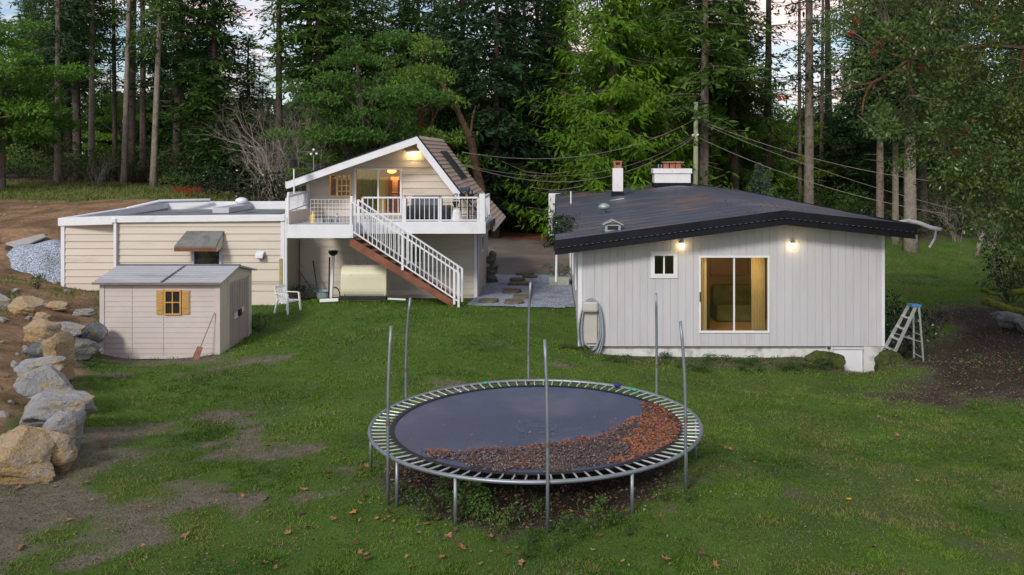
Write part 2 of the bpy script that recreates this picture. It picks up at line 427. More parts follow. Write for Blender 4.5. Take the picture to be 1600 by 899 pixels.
def rect_frame(mb, x0, x1, z0, z1, y0, y1, w):
    mb.box(x0, x1, y0, y1, z0, z0 + w); mb.box(x0, x1, y0, y1, z1 - w, z1)
    mb.box(x0, x0 + w, y0, y1, z0 + w, z1 - w); mb.box(x1 - w, x1, y0, y1, z0 + w, z1 - w); return mb
def curtain(mb, x0, x1, y, z0, z1, amp=.035, folds=5):
    n = folds * 8; vs = []
    for i in range(n + 1):
        t = i / n; x = x0 + (x1 - x0) * t; yy = y + amp * math.sin(t * folds * 2 * math.pi) + .01 * math.sin(t * 31)
        vs += [(x, yy, z0), (x, yy, z1)]
    return mb.add(vs, [(2 * i, 2 * i + 2, 2 * i + 3, 2 * i + 1) for i in range(n)])

cream = mat('cream_siding', (.54, .485, .42), .6, .07, .8, .002, 60, dirt=(.30, .27, .20), dscale=.9, damt=(.60, .82), stretch=(.4, .4, 3))
cream2 = mat('cream_wall_boards', (.55, .495, .435), .6, .07, .8, .002, 60, dirt=(.27, .25, .19), dscale=1.1, damt=(.55, .8), stretch=(.4, .4, 3))
lilac = mat('white_board_siding', (.465, .465, .495), .6, .06, .9, .002, 60, dirt=(.38, .37, .36), dscale=1.3, damt=(.52, .9), stretch=(2.5, 2.5, .35))
white = mat('white_paint', (.64, .66, .70), .45, .05, 2, .001, 50, dirt=(.42, .43, .42), dscale=1.6, damt=(.58, .85))
vinyl = mat('white_vinyl', (.70, .70, .71), .35, .04, 2)
black = mat('black_fascia', (.006, .007, .011), .55, .4, 2, .002, 30, spec=.2, dirt=(.03, .03, .033), dscale=9, damt=(.66, .8))
found = mat('painted_concrete', (.58, .58, .58), .8, .1, 2, .01, 14, dirt=(.17, .17, .13), dscale=2.2, damt=(.5, .75))
rubber = mat('dark_membrane', (.075, .090, .130), .5, .25, .7, .003, 60, spec=.35, dirt=(.17, .115, .10), dscale=.42, damt=(.50, .66), grain=70)
alu = mat('aluminium', (.62, .63, .65), .35, .1, 3, metal=.8)
galv = mat('galvanised_steel', (.24, .265, .30), .45, .15, 4, metal=.65, dirt=(.16, .13, .11), dscale=6, damt=(.6, .8))
warmwall = mat('warm_interior_wall', (.34, .20, .085), .8, .12, 1.2)
brownwood = mat('brown_wood_interior', (.30, .12, .045), .55, .3, 1.2, stretch=(1, 1, .2))
curt = leafmat('cream_curtain', (.74, .66, .42), (.80, .74, .50), None, .8, .55, 3)
glass = glassmat('window_glass', (.86, .9, .84), .10)
dglass = glassmat('dark_window_glass', (.7, .75, .72), .16)
darkin = mat('dark_interior', (.03, .028, .025), .9, .3, 2)
lampm = mat('lamp_glow', (1, .8, .45), .5, 0, 1, emit=(1, .76, .30), estr=9)
def point(name, loc, w, col=(1, .62, .28), r=.08, parent=None):
    l = bpy.data.lights.new(name, 'POINT'); l.energy = w; l.color = col; l.shadow_soft_size = r
    o = bpy.data.objects.new(name, l); COL.objects.link(o)
    if parent is not None: o.parent = parent; o.location = Vector(loc) - OFF.get(parent.name, Vector((0, 0, 0)))
    else: o.location = loc
    return o

# ================================================================== MAIN HOUSE
HY = 23.3; HB = 44.5; RY = 22.6
HL, HR = XX(905, HY), XX(1381, HY)
house = thing('house', 'long low white house with vertical boards and a dark membrane roof edged in black', 'house', (HL + 4, HY, -.05))
RL = (XX(867, RY), ZZ(378, RY)); RP = (XX(1226, RY), ZZ(331, RY)); RR = (XX(1431, RY), ZZ(353, RY))
RBY = 45.5
BLz = 3.14; BPz = 3.78; BRz = 3.42; BPX = RP[0] - .05
def rz(x, y):
    """roof surface height"""
    t = (y - RY) / (RBY - RY)
    zl = RL[1] * (1 - t) + BLz * t; zp = RP[1] * (1 - t) + BPz * t; zr = RR[1] * (1 - t) + BRz * t
    xp = RP[0] * (1 - t) + BPX * t
    return zl + (zp - zl) * (x - RL[0]) / (xp - RL[0]) if x < xp else zp + (zr - zp) * (x - xp) / (RR[0] - xp)
# roof sheet: gridded so that its low ridge is softly rounded
mb = MB(); nxr, nyr = 44, 24
xs = np.linspace(RL[0], RR[0], nxr + 1); ys = np.linspace(RY, RBY, nyr + 1)
for y in ys:
    for x in xs:
        z = (rz(x - .35, y) + rz(x + .35, y) + 2 * rz(x, y)) / 4 if RL[0] + .3 < x < RR[0] - .3 else rz(x, y)
        mb.v.append((x, y, z + .006 * math.sin(y * 2.1 + x)))
for j in range(nyr):
    for i in range(nxr):
        a = j * (nxr + 1) + i; mb.f.append((a, a + 1, a + nxr + 2, a + nxr + 1))
roof = mb.build('roof', rubber, house, smooth=True)
mb = MB()                                   # roof thickness / soffit
for (xa, za), (xb, zb) in ((RL, RP), (RP, RR)):
    ta = 0
    mb.slab([(xa + .02, RY + .03, rz(xa + .02, RY + .03) - .03), (xb - .0, RY + .03, rz(xb - .001, RY + .03) - .03), (xb, RBY - .03, rz(xb - .001, RBY - .03) - .03), (xa + .02, RBY - .03, rz(xa + .02, RBY - .03) - .03)], .1)
mb.build('soffit', white, roof)
mb = MB()                                   # front fascia, two stepped boards
for (xa, za), (xb, zb) in ((RL, RP), (RP, RR)):
    mb.slab([(xa, RY - .02, za + .035), (xb, RY - .02, zb + .035), (xb, RY + .06, zb + .035), (xa, RY + .06, za + .035)], .21)
    mb.slab([(xa, RY + .01, za - .176), (xb, RY + .01, zb - .176), (xb, RY + .055, zb - .176), (xa, RY + .055, za - .176)], .165)
# side fascias
mb.slab([(RL[0] - .03, RY - .02, RL[1] + .03), (RL[0] - .005, RY - .02, RL[1] + .03), (RL[0] - .005, RBY, BLz + .03), (RL[0] - .03, RBY, BLz + .03)], .26)
mb.slab([(RR[0] + .005, RY - .02, RR[1] + .03), (RR[0] + .03, RY - .02, RR[1] + .03), (RR[0] + .03, RBY, BRz + .03), (RR[0] + .005, RBY, BRz + .03)], .26)
mb.slab([(RL[0], RBY, BLz + .04), (RP[0], RBY, BPz + .04), (RP[0], RBY + .04, BPz + .04), (RL[0], RBY + .04, BLz + .04)], .2)
mb.slab([(RP[0], RBY, BPz + .04), (RR[0], RBY, BRz + .04), (RR[0], RBY + .04, BRz + .04), (RP[0], RBY + .04, BPz + .04)], .2)
mb.build('fascia', black, house)
mb = MB()                                   # pale clips along the fascia step
for (xa, za), (xb, zb) in ((RL, RP), (RP, RR)):
    L = math.hypot(xb - xa, zb - za); n = int(L / .15)
    for i in range(n):
        t0 = (i + .2) / n; t1 = (i + .62) / n
        mb.obox((xa + (xb - xa) * t0, RY - .028, za + (zb - za) * t0 - .165), (xa + (xb - xa) * t1, RY - .028, za + (zb - za) * t1 - .165), .012, .012)
mb.build('light_clips', mat('pale_clips', (.09, .095, .12), .5, .2, 3), house)
mb = MB(); yy = RY + .9
while yy < RBY - .3:
    for (a, b) in ((RL[0] + .05, RP[0] - .4), (RP[0] + .4, RR[0] - .05)):
        n = 8
        for i in range(n):
            xa, xb = a + (b - a) * i / n, a + (b - a) * (i + 1) / n; w1 = .03
            mb.quad((xa, yy - w1, rz(xa, yy - w1) + .013), (xb, yy - w1, rz(xb, yy - w1) + .013), (xb, yy + w1, rz(xb, yy + w1) + .013), (xa, yy + w1, rz(xa, yy + w1) + .013))
    yy += .98
mb.build('roof_seams', mat('seam_tar', (.045, .05, .065), .6, .3, 3), roof)
n = 5200; x = RS.uniform(RL[0] + .1, RR[0] - .1, n); y = RY + .1 + RS.exponential(4.5, n); k = (y < RBY - .2) & (RS.rand(n) < .25 + .9 * np.exp(-((x - 6.3) / 1.6) ** 2) * np.exp(-(y - RY) / 3)); x = x[k]; y = y[k]; n = len(x)
z = np.array([rz(a, b) for a, b in zip(x, y)]) + .016
a_ = RS.rand(n) * 6.28; V_, F_, t_ = leafquads(np.stack([x, y, z], 1), np.stack([np.cos(a_), np.sin(a_), RS.rand(n) * .1], 1), np.stack([RS.normal(0, .2, n), RS.normal(0, .2, n), np.ones(n)], 1), RS.uniform(.03, .09, n), RS.uniform(.012, .035, n), RS.rand(n))
me_ = fastmesh('roof_needles', V_, F_, t_); ro = meshobj('roof_needles', me_, leafmat('dry_needles', (.10, .06, .04), (.26, .13, .07), None, .9, 0, 4), roof, -OFF[roof.name] * 1.0 if False else (0, 0, 0), kind='stuff'); ro.location = -OFF[house.name]
# walls
SL = (XX(1092, HY), XX(1202, HY), ZZ(520, HY), ZZ(400, HY)); SW = (XX(1020, HY), XX(1055, HY), ZZ(431, HY), ZZ(397, HY))
wb = ZZ(541, HY)
mb = MB()
board_wall(mb, (0, HY, 0), (1, 0, 0), (0, -1, 0), HL, HR, lambda u: wb, lambda u: rz(u, HY) - .12, [SL, SW], board=.2)
front = mb.build('front_wall', lilac, house)
LW = [(26.2, 27.0, 1.2, 2.2), (31, 32.2, 1.0, 2.1), (36.5, 37.4, .2, 2.2)]
mb = MB(); board_wall(mb, (HL, 0, 0), (0, 1, 0), (-1, 0, 0), HY + .02, HB, lambda u: .1, lambda u: rz(HL, u) - .12, LW, board=.4)
mb.build('side_wall', lilac, house)
mb = MB(); board_wall(mb, (HR, 0, 0), (0, 1, 0), (1, 0, 0), HY + .02, HB, lambda u: .1, lambda u: rz(HR, u) - .12, [], board=.4)
mb.quad((HL, HB, .1), (HR, HB, .1), (HR, HB, 3.1), (HL, HB, 3.1)); mb.build('far_walls', lilac, house)
mb = MB(); mb.box(HL - .012, HL + .08, HY - .034, HY - .013, wb, rz(HL, HY) - .13); mb.box(HL - .034, HL - .013, HY - .034, HY + .08, wb, rz(HL, HY) - .13)
mb.box(HR - .06, HR + .012, HY - .034, HY - .013, wb, rz(HR, HY) - .13)
build_each(mb, 'corner_trim', white, house)
# foundation with the low access hatch at the right end
DXL, DXR = XX(1300, HY), XX(1350, HY)
mb = MB()
mb.box(HL + .02, DXL, HY + .03, HY + .2, -1.0, wb - .0); mb.box(DXR, HR - .0, HY + .0, HY + .2, -1.0, wb - .01)
mb.box(DXL, DXR, HY + .1, HY + .2, -1.0, wb - .0); mb.box(DXL - .06, DXL + .02, HY - .01, HY + .029, -1, wb - .02)
mb.box(HL + .02, HL + .2, HY + .21, HB, -.6, .095); mb.box(HR - .2, HR - .01, HY + .21, HB, -.6, .095)
mb.box(DXL + .02, DXR - .0, HY + .04, HY + .1, wb - .1, wb - .003)
mb.build('foundation', found, house, bevel=.006)
mb = MB(); mb.box(DXL + .03, DXR - .015, HY + .075, HY + .098, -.95, wb - .11)
hd = mb.build('cellar_door', mat('door_white', (.66, .67, .72), .5, .04, 2), house)
mb = MB(); mb.box(XX(1292, HY), XX(1297, HY), HY - .06, HY - .02, wb - .05, wb + .0); mb.tube([(XX(905, HY), HY - .03, wb - .02), (XX(1290, HY), HY - .03, wb - .015)], .012, 6)
mb.build('cable_run', mat('dark_cable', (.05, .045, .04), .6), house)
# rooms behind windows
mb = MB(); room(mb, SL[0] - .9, SL[1] + .9, HY + .1, HY + 4.2, .25, 2.75); mb.build('sitting_room', warmwall, house)
mb = MB(); mb.box(SL[0] + 1.0, SL[1] + .3, HY + 4.0, HY + 4.1, 1.5, 2.6)
mb.box(SL[0] + .1, SL[0] + .95, HY + 3.8, HY + 4.1, .26, 2.2)
mb.build('cabinet', brownwood, house)
mb = MB(); mb.box(SL[0] + 1.0, SL[1] + .5, HY + 2.9, HY + 3.7, .26, .75); mb.box(SL[0] + 1.0, SL[1] + .5, HY + 3.55, HY + 3.75, .26, 1.25); mb.build('sofa', mat('olive_sofa', (.13, .12, .05), .9, .3, 3), house, bevel=.05)
MB().box(SL[0] + .2, SL[0] + .62, HY + 1.9, HY + 2.4, .26, 1.0).build('dresser', mat('dark_dresser', (.07, .05, .03), .6, .3, 3), house, bevel=.02)
mb = MB(); room(mb, SW[0] - .4, SW[1] + .4, HY + .1, HY + 1.5, 1.2, 2.75); mb.build('bathroom', mat('dim_interior', (.16, .12, .08), .8, .2, 3), house)
point('room_light', (SL[0] + 1.25, HY + 1.0, 2.3), 34, (1, .74, .42), .2, house)
point('bathroom_light', (SW[0] + .6, HY + .8, 2.5), .8, (1, .6, .3), .1, house)
def window(parent, x0, x1, z0, z1, y, fr=.05, depth=.07, mull=(), gl=None, frm=None, name='window', sill=False):
    f = rect_frame(MB(), x0, x1, z0, z1, y - .045, y + depth, fr)
    for mx in mull: f.box(mx - fr * .45, mx + fr * .45, y - .02, y + depth - .01, z0 + fr, z1 - fr)
    w = f.build(name, frm or vinyl, parent, bevel=.004)
    g = MB().quad((x0 + fr, y + .02, z0 + fr), (x1 - fr, y + .02, z0 + fr), (x1 - fr, y + .02, z1 - fr), (x0 + fr, y + .02, z1 - fr)).build('pane', gl or glass, w)
    if sill: MB().box(x0 - .06, x1 + .06, y - .09, y - .046, z0 - .05, z0 - .002).build('sill', frm or vinyl, w)
    return w
wd = window(house, SL[0], SL[1], SL[2], SL[3], HY, .045, .08, [(SL[0] + SL[1]) / 2], name='sliding_door')
mb = MB(); curtain(mb, SL[0] + .03, SL[0] + .24, HY + .2, .4, 2.6, .03, 3); curtain(mb, SL[1] - .42, SL[1] - .06, HY + .24, .4, 2.6, .05, 5); mb.build('curtains', curt, wd)
MB().box(SL[0] + .008, SL[0] + .035, HY - .075, HY - .046, 1.35, 1.6).build('handle', mat('black_plastic', (.015, .015, .017), .4), wd)
window(house, SW[0], SW[1], SW[2], SW[3], HY, .045, .07, [(SW[0] + SW[1]) / 2])
mb = MB(); rect_frame(mb, SW[0] - .06, SW[1] + .06, SW[2] - .06, SW[3] + .06, HY - .04, HY - .013, .058); mb.build('window_trim', white, house)
for (a, b, c, d) in LW:
    f = MB(); f.box(HL - .04, HL + .05, a, b, c, c + .06); f.box(HL - .04, HL + .05, a, b, d - .06, d); f.box(HL - .04, HL + .05, a, a + .06, c + .06, d - .06); f.box(HL - .04, HL + .05, b - .06, b, c + .06, d - .06)
    w = f.build('window', vinyl, house); MB().quad((HL + .02, a, c), (HL + .02, b, c), (HL + .02, b, d), (HL + .02, a, d)).build('pane', mat('dark_pane', (.02, .022, .025), .08, .1, 2, spec=.6), w)
# wall lamps
for px in (1064.5, 1238):
    x = XX(px, HY); z = ZZ(384, HY)
    w = MB().lathe([(.03, .0), (.055, .02), (.055, .06), (.02, .09)], (x, HY - .05, z + .05), 12).build('wall_lamp', galv, house)
    MB().ball((x, HY - .07, z), .072, 14, 10).build('bulb', lampm, w, smooth=True)
    point('lamp_light', (x, HY - .17, z), 1.3, (1, .72, .38), .06, house)
# chimneys and vents on the roof
def roofhit(px, py):
    lo, hi = RY, RBY - .3
    best = None
    for i in range(600):
        y = lo + (hi - lo) * i / 599; p = PT(px, py, y)
        if p.z <= rz(p.x, y) + .002: return p
    return PT(px, py, hi)
chm = mat('white_chimney_metal', (.66, .66, .68), .55, .06, 3, dirt=(.33, .29, .25), dscale=4, damt=(.6, .8))
brick = mat('worn_brick', (.30, .12, .075), .9, .3, 8, .01, 20, dirt=(.30, .27, .24), dscale=5, damt=(.5, .7))
p = roofhit(965, 306); w = 8 * p.y / F
c1 = MB().box(p.x - w, p.x + w, p.y - w, p.y + w, p.z - .05, ZZ(263, p.y)).build('chimney', chm, house, bevel=.01, label='tall narrow white chimney with a brick top')
mb = MB().box(p.x - w * .75, p.x + w * .75, p.y - w * .75, p.y + w * .75, ZZ(263, p.y), ZZ(258, p.y)); mb.box(p.x - w * .85, p.x + w * .85, p.y - w * .85, p.y + w * .85, ZZ(254, p.y), ZZ(251.5, p.y))
for sx in (-1, 1):
    for sy in (-1, 1): mb.box(p.x + sx * w * .6 - .04, p.x + sx * w * .6 + .04, p.y + sy * w * .6 - .04, p.y + sy * w * .6 + .04, ZZ(258, p.y), ZZ(254, p.y))
mb.build('chimney_pot', brick, c1)
MB().box(p.x - w * 1.15, p.x + w * 1.15, p.y - w * 1.15, p.y + w * 1.15, p.z - .06, p.z + .2).build('flashing', black, c1)
p = roofhit(1049, 289.6); p.y = min(p.y, 43.4); cw = 28 * p.y / F; zb = rz(p.x, p.y)
c2 = MB().box(p.x - cw, p.x + cw, p.y - .45, p.y + .5, zb - .05, ZZ(271, p.y)).build('chimney', chm, house, bevel=.01, label='wide low white chimney holding brick flues')
MB().box(p.x - cw - .06, p.x + cw + .06, p.y - .51, p.y + .56, ZZ(271, p.y), ZZ(263.5, p.y)).build('cap', chm, c2, bevel=.01)
MB().box(p.x - cw - .03, p.x + cw + .03, p.y - .5, p.y + .55, zb - .06, zb + .13).build('flashing', black, c2)
for px in (1040.5, 1050, 1059):
    x = XX(px, p.y); MB().box(x - .12, x + .12, p.y - .2, p.y + .22, ZZ(263.5, p.y), ZZ(254.5, p.y)).build('flue', brick, c2, bevel=.01)
x = XX(1051, p.y); MB().box(x - .5, x + .5, p.y - .3, p.y + .32, ZZ(254.5, p.y), ZZ(252.6, p.y)).build('flue_slab', brick, c2)
for px in (1029, 1033.5): x = XX(px, p.y); MB().tube([(x, p.y, ZZ(264, p.y)), (x, p.y, ZZ(257, p.y))], .03, 6).build('vent_pipe', galv, c2)
vg = mat('vent_grey_metal', (.30, .36, .36), .45, .15, 4, metal=.4)
p = roofhit(944, 333); s = p.y / F
v = MB().lathe([(.0, 0), (.07, 0), (.07, .12), (.20, .16), (.20, .24), (.12, .31), (.001, .34)], p, 18).build('roof_vent', vg, house, smooth=True, label='round mushroom shaped roof vent')
p = roofhit(957, 360); w = 12 * p.y / F
mb = MB(); mb.box(p.x - w, p.x + w, p.y - .15, p.y + .25, p.z - .05, p.z + .16)
v = mb.build('roof_vent', vg, house, label='boxy roof vent with a little peaked cover')
mb = MB(); zt = p.z + .165
for sx in (-1, 1): mb.slab([(p.x, p.y - .22, zt + .13), (p.x + sx * (w + .07), p.y - .22, zt), (p.x + sx * (w + .07), p.y + .3, zt), (p.x, p.y + .3, zt + .13)], .02)
mb.build('vent_cover', alu, v)
MB().box(p.x - w * .7, p.x + w * .7, p.y - .156, p.y - .152, p.z + .02, p.z + .13).build('vent_mesh', darkin, v)
p = roofhit(892, 318); MB().tube([p, (p.x, p.y, p.z + .5)], .03, 8).build('plumbing_stack', vinyl, house)
p = roofhit(935, 318); q = roofhit(975, 311)
MB().tube([p, ((p.x * .7 + q.x * .3), p.y * .7 + q.y * .3 + .6, p.z + .03), (q.x, q.y, q.z + .02)], .015, 5).build('roof_cable', alu, house)
# bent gutter hanging off the right eave
y = 24.5
MB().tube([PT(1398, 349, y), PT(1420, 345, y), PT(1437, 349, y - .3), PT(1455, 356, y - .6), PT(1471, 359, y - .8)], [.05, .055, .06, .06, .055], 8).build('loose_gutter', white, house, smooth=True)
MB().tube([PT(1463, 360, y - .7), PT(1460, 374, y - .6), PT(1452, 387, y - .6)], .03, 6).build('downpipe_stub', white, house)
MB().tube([(RL[0] + .05, RY + .45, RL[1] - .1), (RL[0] + .03, RY + .42, 1.9)], .03, 8).build('downpipe', white, house)

# ================================================================== FLAT-ROOFED GARAGE WING
GY = 28.3; GXL, GXM, GXR = XX(98, 28.76), XX(180, GY), XX(444, GY); GBY = 36.4
gar = thing('garage', 'flat roofed cream garage clad in wide lapped boards behind the small shed', 'garage', ((GXM + GXR) / 2, GY + 3, .4))
GW = (XX(300, GY), XX(347, GY), ZZ(440, GY), ZZ(389, GY))
gz0 = ZZ(477, GY); gz1 = ZZ(345, GY)
mb = MB(); panel_wall(mb, (0, GY, 0), (1, 0, 0), (0, -1, 0), lambda z: GXM, lambda z: GXR, gz0, gz1, [GW], board=.228, lap=.032)
mb.build('front_wall', cream, gar)
mb = MB(); panel_wall(mb, (0, 28.76, 0), (1, 0, 0), (0, -1, 0), lambda z: GXL, lambda z: GXM + .2, ZZ(454, 28.76), 3.1, [], board=.228, lap=.032)
mb.build('set_back_wall', cream, gar)
mb = MB(); panel_wall(mb, (GXL, 0, 0), (0, -1, 0), (-1, 0, 0), lambda z: -GBY, lambda z: -28.76, .7, 3.0, [], board=.228, lap=.02)
panel_wall(mb, (GXR, 0, 0), (0, 1, 0), (1, 0, 0), lambda z: GY, lambda z: GBY, gz0 - .2, gz1, [], board=.228, lap=.02)
mb.quad((GXL, GBY, .5), (GXR, GBY, .5), (GXR, GBY, 3), (GXL, GBY, 3)); mb.box(GXM - .0, GXM + .1, GY + .01, 28.9, gz0, gz1)
mb.build('side_walls', cream, gar)
MB().box(GXM + .01, GXR - .01, GY + .12, GY + .3, gz0 - .7, gz0 + .05).box(GXL + .02, GXM, 28.9, 29.0, -.2, 1).build('footing', mat('dark_footing', (.06, .055, .05), .9, .3, 3), gar)
RX0 = XX(93, 28.8)
mb = MB()
mb.slab([(GXM - .05, GY - .10, ZZ(338, GY)), (GXR + .05, GY - .10, ZZ(335.5, GY)), (GXR + .05, GY + .2, ZZ(335.5, GY)), (GXM - .05, GY + .2, ZZ(338, GY))], .2)
mb.slab([(RX0, 28.7, ZZ(341, 28.7)), (GXM - .05, GY - .08, ZZ(338, GY)), (GXM - .05, GY + .3, ZZ(338, GY)), (RX0, 29.1, ZZ(341, 28.7))], .26)
mb.slab([(RX0, 28.75, 3.15), (RX0 + .3, 28.75, 3.15), (RX0 + .3, GBY, 3.27), (RX0, GBY, 3.27)], .25)
mb.slab([(RX0, GBY - .25, 3.28), (GXR, GBY - .25, 3.30), (GXR, GBY + .05, 3.30), (RX0, GBY + .05, 3.28)], .35)
mb.slab([(GXR - .2, GY + .2, 3.28), (GXR + .05, GY + .2, 3.28), (GXR + .05, GBY - .25, 3.30), (GXR - .2, GBY - .25, 3.30)], .3)
mb.build('roof_edge', white, gar, bevel=.01)
mb = MB(); mb.slab([(RX0 + .2, 28.9, 2.97), (GXR - .1, GY + .1, 3.0), (GXR - .1, GBY - .1, 3.0), (RX0 + .2, GBY - .1, 2.97)], .1)
rf = mb.build('roof', mat('grey_flat_roof', (.16, .18, .20), .45, .2, .5, .004, 20, dirt=(.07, .08, .075), dscale=.6, damt=(.5, .6)), gar)
mb = MB(); mb.box(XX(340, 34), XX(365, 34) , 33.5, 36.1, 3.0, 3.2); mb.build('roof_upstand', mat('pale_grey_sheet', (.42, .44, .5), .4, .1, 2), rf)
mb = MB(); mb.tube([(XX(200, 33), 33, 3.2), (XX(250, 35.4), 35.4, 3.34), (XX(330, 36), 35.9, 3.36)], [.06, .07, .07], 8); mb.build('roof_gutter', white, rf, smooth=True)
MB().ball((XX(380, 36), 35.8, 3.33), .25, 14, 8, .6).build('skylight_dome', white, rf, smooth=True)
mb = MB(); mb.box(GXM - .0, GXM + .09, GY - .12, GY - .035, ZZ(425, GY), ZZ(348, GY)); mb.box(GXM - .06, GXM + .09, GY - .16, GY - .03, ZZ(348, GY), ZZ(340, GY) - .02)
mb.build('downspout', white, gar, bevel=.015)
mb = MB(); mb.box(GXR - .10, GXR + .035, GY - .05, GY - .027, gz0, gz1 - .002); mb.box(GXR + .027, GXR + .05, GY - .05, GY + .1, gz0, gz1); mb.box(GXL - .035, GXL + .08, 28.76 - .05, 28.76 - .027, ZZ(454, 28.76), 2.95)
build_each(mb, 'corner_trim', white, gar)
MB().box(GXR - .13, GXR - .04, GY - .08, GY - .052, ZZ(456, GY), ZZ(404, GY)).build('timber_post', mat('yellow_timber', (.36, .29, .10), .7, .2, 4), gar)
MB().tube([(GXR + .09, GY - .06, ZZ(310, GY)), (GXR + .09, GY - .06, gz0)], .04, 8).build('white_standpipe', white, gar)
w = window(gar, GW[0], GW[1], GW[2], GW[3], GY, .08, .08, [], dglass, mat('grey_frame', (.42, .46, .55), .5))
MB().add([(GW[0], GY + .3, GW[2]), (GW[1], GY + .3, GW[2]), (GW[1], GY + .3, GW[3]), (GW[0], GY + .3, GW[3])], [(0, 1, 2, 3)]).build('blind', mat('dark_blind', (.09, .10, .11), .8), w)
ax0, ax1 = XX(289, GY), XX(350, GY); za, zb2 = ZZ(361, GY), ZZ(384, GY - .6)
hood = MB().slab([(ax0 + .06, GY - .01, za), (ax1, GY - .01, za), (ax1 - .02, GY - .62, za - .42), (ax0 - .08, GY - .62, za - .42)], .05).build('window_hood', mat('mossy_shingle', (.15, .155, .15), .9, .3, 5, .01, 16, dirt=(.09, .12, .06), dscale=2.5, damt=(.53, .66)), gar)
mb = MB(); mb.slab([(ax0 - .08, GY - .625, za - .47), (ax1 - .02, GY - .625, za - .47), (ax1 - .02, GY - .58, za - .47), (ax0 - .08, GY - .58, za - .47)], .12)
mb.build('hood_board', mat('red_brown_board', (.15, .06, .035), .7, .3, 5), hood)
mb = MB(); mb.add([(ax1 - .01, GY - .03, za - .05), (ax1 - .03, GY - .58, za - .48), (ax1 - .03, GY - .58, za - .62), (ax1 - .03, GY - .03, za - .5)], [(0, 1, 2, 3)])
mb.add([(ax1 - .05, GY - .03, za - .05), (ax1 - .05, GY - .58, za - .48), (ax1 - .05, GY - .58, za - .62), (ax1 - .05, GY - .03, za - .5)], [(3, 2, 1, 0)]); mb.build('hood_side', cream, hood)
x = XX(408, GY); z = ZZ(398, GY)
v = MB().slab([(x - .12, GY - .03, z + .12), (x + .12, GY - .03, z + .12), (x + .12, GY - .22, z + .02), (x - .12, GY - .22, z + .02)], .12).build('dryer_vent', white, gar, bevel=.01)
MB().box(x - .1, x + .1, GY - .14, GY - .03, z - .12, z - .02).build('vent_flap', mat('blue_black', (.03, .04, .06), .4), v)

# ================================================================== TWO-STOREY BUILDING
TY = 30.0; TL, TR = GXR + .02, -2.70; TB = 34.4
two = thing('two_storey_house', 'two storey cream building with steep gable roof, white balcony and outside stair', 'house', (-5.8, TY + 2, .3))
BY = 28.8
gL = (XX(448, BY), ZZ(283, BY)); gP = (XX(652, BY), ZZ(212, BY)); gR = (XX(722, BY), ZZ(303, BY)); gE = (XX(770, BY), ZZ(357, BY))
def tz(x):
    if x < gP[0]: return gL[1] + (gP[1] - gL[1]) * (x - gL[0]) / (gP[0] - gL[0])
    if x < gR[0]: return gP[1] + (gR[1] - gP[1]) * (x - gP[0]) / (gR[0] - gP[0])
    return gR[1] + (gE[1] - gR[1]) * (x - gR[0]) / (gE[0] - gR[0])
def zinv(z, left):
    z += .12
    if left: return gL[0] + (z - gL[1]) * (gP[0] - gL[0]) / (gP[1] - gL[1])
    if z > gR[1]: return gP[0] + (z - gP[1]) * (gR[0] - gP[0]) / (gR[1] - gP[1])
    return gR[0] + (z - gR[1]) * (gE[0] - gR[0]) / (gE[1] - gR[1])
UL = XX(481, TY); DZ = 3.12
WN = (XX(514, TY), XX(549, TY), ZZ(308, TY), ZZ(272, TY)); SD = (XX(554, TY), XX(628, TY), DZ + .04, ZZ(263, TY))
mb = MB(); panel_wall(mb, (0, TY, 0), (1, 0, 0), (0, -1, 0), lambda z: max(UL, zinv(z, True)), lambda z: max(max(UL, zinv(z, True)), min(TR, zinv(z, False))), DZ, gP[1] - .15, [WN, SD], board=.236, lap=.024)
mb.build('upper_wall', cream2, two)
LWn = (XX(642, TY), XX(662, TY), ZZ(412, TY), ZZ(384, TY))
mb = MB(); panel_wall(mb, (0, TY, 0), (1, 0, 0), (0, -1, 0), lambda z: TL, lambda z: TR, .2, DZ - .01, [LWn], board=.236, lap=.024)
mb.build('lower_wall', cream2, two)
mb = MB(); panel_wall(mb, (TR, 0, 0), (0, 1, 0), (1, 0, 0), lambda z: TY, lambda z: TB, .2, 3.4, [], board=.236, lap=.006)
panel_wall(mb, (UL, 0, 0), (0, -1, 0), (-1, 0, 0), lambda z: -TB, lambda z: -TY, DZ, 4.3, [], board=.236, lap=.02)
mb.add([(UL, TB, .3), (TR, TB, .3), (TR, TB, 3.3), (gR[0], TB, gR[1] - .15), (gP[0], TB, gP[1] - .15), (UL, TB, tz(UL) - .12)], [(0, 1, 2, 3, 4, 5)]); mb.build('side_walls', cream, two)
mb = MB(); mb.box(TR - .1, TR + .03, TY - .05, TY - .027, .2, DZ - .4); mb.box(TR + .012, TR + .035, TY - .05, TY + .1, .2, DZ - .4); mb.box(UL - .03, UL + .07, TY - .05, TY - .027, DZ, 4.2)
mb.box(TR + .01, TR + .03, TB - .12, TB + .02, .2, 3.0); build_each(mb, 'corner_trim', white, two)
for ya in (31.4,):
    w = MB().box(TR + .01, TR + .05, ya, ya + .7, 1.75, 2.35).build('window', white, two); MB().box(TR + .051, TR + .056, ya + .08, ya + .62, 1.83, 2.27).build('pane', MATS['dark_pane'], w)
shing = mat('tan_shingle', (.43, .34, .26), .9, .2, 6, .012, 24, dirt=(.27, .22, .18), dscale=3, damt=(.5, .7), stretch=(1, 3, 1))
RBk = 35.0
mb = MB()
def rslab(a, b, th=.07, y0=BY, y1=RBk, ex=0):
    mb.slab([(a[0], y0, a[1]), (b[0], y0, b[1]), (b[0], y1, b[1]), (a[0], y1, a[1])], th)
rslab(gL, gP)
roof2 = mb.build('roof', shing, two)
